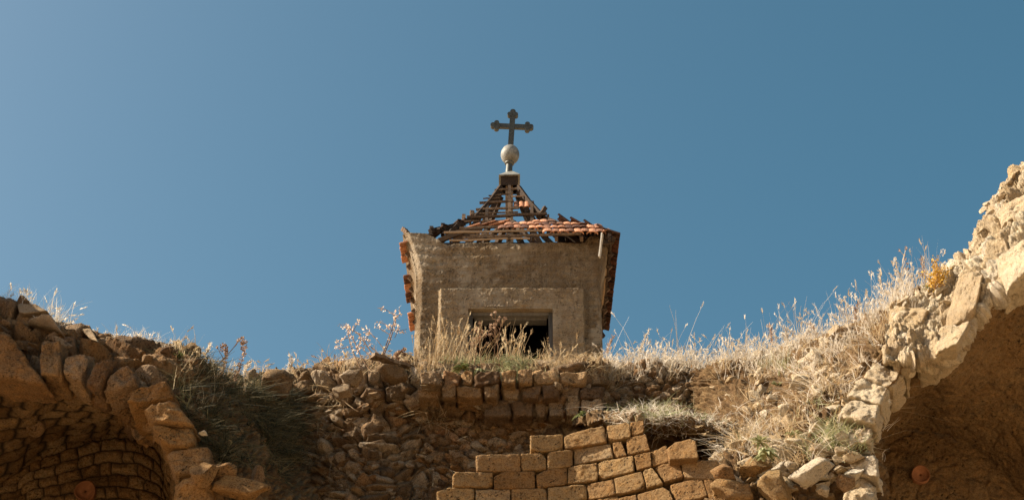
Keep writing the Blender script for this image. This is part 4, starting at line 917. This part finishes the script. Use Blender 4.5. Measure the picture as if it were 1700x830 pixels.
def weed(name, base_px, tip_px, Y, lab, cat='weed', grp=None, kind='thistle', seed=0, mats=('stalk', 'seed'), nb=6):
    rgx = np.random.default_rng(seed); A = U(base_px[0], base_px[1], Y); B2 = U(tip_px[0], tip_px[1], Y - .02); o = empty(name, tuple(A), lab, cat, grp)
    L = np.linalg.norm(B2 - A); st = Bag(); hd = Bag(); heads = []
    cur = np.array([rgx.normal() * .03, rgx.normal() * .03, 0]); pts = [A + (B2 - A) * f + cur * math.sin(f * 3.1) for f in np.linspace(0, 1, 9)]
    V, F = tube(pts, np.linspace(.0045, .0025, 9), 5); st.add(V, F, .5)
    def leafq(c, d, l_, w_, bag, ti):
        d = d / np.linalg.norm(d); s_ = np.cross(d, rgx.normal(size=3)); s_ /= np.linalg.norm(s_)
        bag.add(np.array([c, c + d * l_ * .5 - s_ * w_ / 2, c + d * l_, c + d * l_ * .5 + s_ * w_ / 2]), np.array([[0, 1, 2, 3]]), ti)
    def puff(c, r_, n_, ti=.6):
        pb = Bag(); heads.append(pb)
        for _ in range(n_):
            d = rgx.normal(size=3); d /= np.linalg.norm(d); leafq(c + d * r_ * .2, d, r_, r_ * .7, pb, min(1, max(0, rgx.normal(ti, .2))))
    if kind == 'thistle':
        for f in np.linspace(.15, .93, 26):
            c = A + (B2 - A) * f + cur * math.sin(f * 3.1)
            for _ in range(3):
                d = rgx.normal(size=3); d[2] = abs(d[2]) * .6; leafq(c, d, .035 * (1.2 - f * .5), .014, hd, rgx.random())
        for q_ in range(5): puff(B2 + rgx.normal(size=3) * np.array([.035, .03, .025]), .020, 22, .3)
    elif kind == 'umbel':
        for q_ in range(nb):
            f = .35 + .6 * q_ / nb; c = A + (B2 - A) * f + cur * math.sin(f * 3.1); d = np.array([rgx.choice([-1, 1]) * rgx.uniform(.3, .8), rgx.normal() * .3, 1.]); e = c + d / np.linalg.norm(d) * L * .35 * (1.2 - f)
            V, F = tube([c, (c + e) / 2 + rgx.normal(size=3) * .01, e], [.003, .0025, .002], 5); st.add(V, F, .5); puff(e, .014, 14, .5)
        puff(B2, .016, 16)
    elif kind == 'leafy':
        for q_ in range(nb):
            f = .3 + .7 * q_ / nb; c = A + (B2 - A) * f + cur * math.sin(f * 3.1); d = np.array([rgx.uniform(-1, 1), rgx.normal() * .4, rgx.uniform(.2, 1)]); d /= np.linalg.norm(d); e = c + d * L * rgx.uniform(.15, .4)
            V, F = tube([c, (c + e) / 2 + rgx.normal(size=3) * .012, e], [.003, .0025, .0018], 5); st.add(V, F, .5)
            for g_ in np.linspace(.3, 1, 4):
                for _ in range(4):
                    dd = rgx.normal(size=3); leafq(c + (e - c) * g_ + rgx.normal(size=3) * .008, dd, .03, .022, hd, rgx.random())
    elif kind == 'plume':
        for f in np.linspace(.45, 1, 22):
            c = A + (B2 - A) * f + cur * math.sin(f * 3.1)
            for _ in range(3):
                d = rgx.normal(size=3) * .6 + (B2 - A) / L; leafq(c, d, .04, .009, hd, rgx.random())
    st.build('stem', M[mats[0]], o, smooth=False)
    if hd.n: hd.build('plume' if kind == 'plume' else 'leaves', M[mats[1]], o, smooth=False)
    for pb in heads: pb.build('seed_head', M[mats[1]], o, smooth=False)
    return o
weed('thistle', (366, 632), (374, 573), 11.5, 'dry thistle with a narrow leafy stem, leftmost of the thistles on the left crest', 'thistle', 'dry thistles', seed=1)
weed('thistle', (386, 645), (410, 571), 11.6, 'bushiest tallest dry thistle with drooping brown heads on the left crest', 'thistle', 'dry thistles', seed=2)
weed('thistle', (344, 622), (396, 564), 11.5, 'thin bare thistle stem leaning far right across the narrow thistle', 'thistle', 'dry thistles', kind='umbel', seed=3, nb=2)
weed('dry_weed', (340, 610), (350, 572), 11.4, 'pale feathery grass plume left of the thistles', 'weed', 'dry weeds', kind='plume', seed=4, mats=('whitestraw', 'whitestraw'))
weed('dry_weed', (408, 650), (415, 604), 11.7, 'pale feathery grass plume right of the thistles', 'weed', 'dry weeds', kind='plume', seed=5, mats=('whitestraw', 'whitestraw'))
weed('dry_weed', (458, 640), (480, 588), 12.2, 'tall pale plume rising from behind the pointed mossy rock', 'weed', 'dry weeds', kind='plume', seed=6, mats=('whitestraw', 'whitestraw'))
weed('dry_weed', (468, 645), (486, 600), 12.25, 'shorter pale plume beside the tall one at the pointed rock', 'weed', 'dry weeds', kind='plume', seed=7, mats=('whitestraw', 'whitestraw'))
for i, (x0, x1, y1, lab, nb) in enumerate(((800, 796, 536, 'brown branched seed weed at the left of the tower window', 9), (818, 822, 518, 'tallest brown branched seed weed before the dark tower window', 9), (830, 838, 528, 'brown branched seed weed just right of the tallest one', 8), (786, 790, 548, 'short brown branched weed by the left window jamb', 6))):
    weed('seed_weed', (x0, 610), (x1, y1), 12.65, lab, 'weed', 'branched weeds before the window', kind='umbel', seed=20 + i, nb=nb)
for i, (x0, y0, x1, y1, lab) in enumerate(((1010, 615, 1018, 560, 'feathery stalk at the right foot of the tower'), (1060, 620, 1078, 548, 'tall feathery stalk on the crest a little right of the tower'), (1280, 600, 1278, 540, 'tall feathery stalk where the crest begins to rise'),
        (1310, 590, 1304, 545, 'feathery stalk on the rising crest right of the tall one'), (1352, 575, 1345, 540, 'slim stalk on the crest left of the grey slab'), (1412, 560, 1403, 494, 'tall branched stalk behind the grey slab'), (1425, 555, 1424, 505, 'thin stalk just right of the grey slab'),
        (1475, 520, 1462, 450, 'tall pale stalk left of the tallest one near the yellow bush'), (1490, 515, 1504, 412, 'tallest pale stalk beside the yellow bush'), (1505, 505, 1486, 430, 'leaning stalk crossing the tallest one near the yellow bush'), (1525, 490, 1530, 430, 'short stalk touching the yellow bush'))):
    weed('dry_weed', (x0, y0), (x1, y1), 13.2 if x0 < 1100 else (12.8 if x0 < 1400 else 11.6), lab, 'weed', 'tall dry stalks on the right crest', kind='umbel' if i in (5, 8, 9) else 'plume', seed=40 + i, mats=('whitestraw', 'whitestraw' if i % 2 else 'seed'), nb=7)
# shrub with faded pink leaves
sh = empty('shrub', tuple(U(615, 612, 12.7)), 'thin bare shrub with a few faded pink leaves left of the tower', 'shrub'); st = Bag(); lf = Bag(); rgx = np.random.default_rng(3)
SB = [[(602, 613), (585, 580), (578, 555), (578, 545)], [(612, 612), (600, 590), (588, 565), (578, 545), (562, 538)], [(618, 590), (606, 570), (592, 552), (580, 545), (570, 537)], [(630, 605), (640, 575), (650, 545), (655, 525), (640, 515), (628, 512)],
      [(632, 600), (648, 560), (655, 530), (650, 518)], [(650, 548), (665, 549), (676, 547)], [(646, 556), (632, 545), (624, 543)], [(636, 578), (622, 560), (612, 553)], [(579, 577), (565, 578), (557, 574)], [(577, 560), (565, 565), (558, 567)],
      [(600, 608), (585, 602), (565, 597)], [(630, 588), (615, 575), (605, 560)], [(648, 548), (640, 540), (630, 533)], [(655, 530), (662, 522), (663, 510)], [(604, 573), (610, 555), (604, 545)], [(590, 580), (597, 573), (598, 560)], [(655, 560), (660, 548), (664, 540)], [(620, 592), (610, 586), (600, 575)], [(585, 552), (592, 540), (596, 532)]]
for bi, ln in enumerate(SB):
    dep = 12.7 + rgx.uniform(-.15, .15); P_ = np.array([U(x + rgx.normal() * 1, y + rgx.normal() * 1, dep + .05 * j_) for j_, (x, y) in enumerate(ln)]); P_ = cr(P_, 12)
    V, F = tube(P_, np.linspace(.006 if bi < 5 else .0035, .002, 12), 5); st.add(V, F, .4)
    for f in np.linspace(.3, 1, 26 if bi < 5 else 14):
        if rgx.random() < .35: continue
        c = P_[int(f * 11)] + rgx.normal(size=3) * .014
        for _ in range(2):
            d = rgx.normal(size=3); d /= np.linalg.norm(d); s_ = np.cross(d, rgx.normal(size=3)); s_ /= np.linalg.norm(s_); l_ = rgx.uniform(.015, .032)
            lf.add(np.array([c, c + d * l_ * .5 - s_ * l_ * .35, c + d * l_, c + d * l_ * .5 + s_ * l_ * .35]), np.array([[0, 1, 2, 3]]), rgx.random())
st.build('branches', M['stalk'], sh); lf.build('leaves', M['pinkleaf'], sh, smooth=False)
weed('thistle', (668, 606), (667, 583), 12.8, 'short dry thistle close to the left corner of the tower', 'thistle', 'dry thistles', seed=8)
# yellow bush
yb = empty('bush', tuple(U(1552, 480, 11.0)), 'small yellow autumn bush on the crest of the right vault', 'bush'); st = Bag(); lf = Bag()
for q_ in range(9):
    a = U(1552, 480, 11.0); e = U(1550 + rgx.uniform(-16, 22), rgx.uniform(428, 462), 11.0 + rgx.uniform(-.1, .1)); P_ = cr(np.array([a, (a + e) / 2 + rgx.normal(size=3) * .02, e]), 8); V, F = tube(P_, np.linspace(.004, .002, 8), 5); st.add(V, F, .4)
    for f in range(2, 8):
        for _ in range(12):
            c = P_[f] + rgx.normal(size=3) * .02; d = rgx.normal(size=3); d /= np.linalg.norm(d); s_ = np.cross(d, rgx.normal(size=3)); s_ /= np.linalg.norm(s_); l_ = rgx.uniform(.012, .026)
            lf.add(np.array([c, c + d * l_ * .5 - s_ * l_ * .35, c + d * l_, c + d * l_ * .5 + s_ * l_ * .35]), np.array([[0, 1, 2, 3]]), rgx.random())
st.build('branches', M['stalk'], yb); lf.build('leaves', M['yellowleaf'], yb, smooth=False)
# leafy rosettes
def rosette(cx, cy, Y0, Rm, lab, mat, seed, n_=34, droop=.5):
    rgx = np.random.default_rng(seed); c = U(cx, cy, Y0); b = Bag()
    for q_ in range(n_):
        az = rgx.uniform(0, 6.28); el = rgx.uniform(.1, 1.1); d = np.array([math.cos(az) * math.cos(el), math.sin(az) * math.cos(el), math.sin(el)]); L = Rm * rgx.uniform(.6, 1.1); s_ = np.cross(d, (0, 0, 1)); s_ /= np.linalg.norm(s_); rows = []
        for f in np.linspace(0, 1, 6):
            w_ = L * .10 * math.sin(math.pi * (f * .86 + .1)); p = d * L * f - np.array([0, 0, droop * L * f * f]); rows.append([p - s_ * w_ + np.array([0, 0, w_ * .3]), p, p + s_ * w_ + np.array([0, 0, w_ * .3])])
        b.add(np.array(rows), gridF(6, 3), rgx.random())
    o = b.build('rosette_plant', M[mat]); o.location = c; tag(o, lab, 'plant', 'leafy rosettes')
rosette(1272, 754, 10.4, .15, 'largest pale green rosette plant, on the brown boulder of the right slope', 'palegreen', 1, 34, .8)
rosette(1262, 734, 10.7, .12, 'green rosette plant right behind the largest rosette', 'palegreen', 2, 20)
rosette(1318, 722, 10.75, .10, 'small green rosette in the straw above the big pale boulder', 'palegreen', 3, 20)
rosette(768, 612, 12.5, .12, 'dark green rosette plant below the left window jamb', 'green', 4, 38, .6)
rosette(795, 615, 12.5, .11, 'pale green drooping rosette beside the dark green one below the window', 'palegreen', 5, 24, 1.2)
rosette(966, 690, 12.2, .12, 'dark leafy plant in the corner left of the earth ledge', 'green', 6, 24, .8)
rosette(1290, 642, 12.1, .11, 'dull green leafy plant high on the grassy slope', 'palegreen', 7, 20)
rosette(1544, 480, 11.2, .09, 'grey green spiky plant at the foot of the yellow bush', 'palegreen', 8, 16, .3)
rosette(300, 598, 10.8, .10, 'dark green plant on the crest at the top of the left slope', 'green', 9, 30, .3)
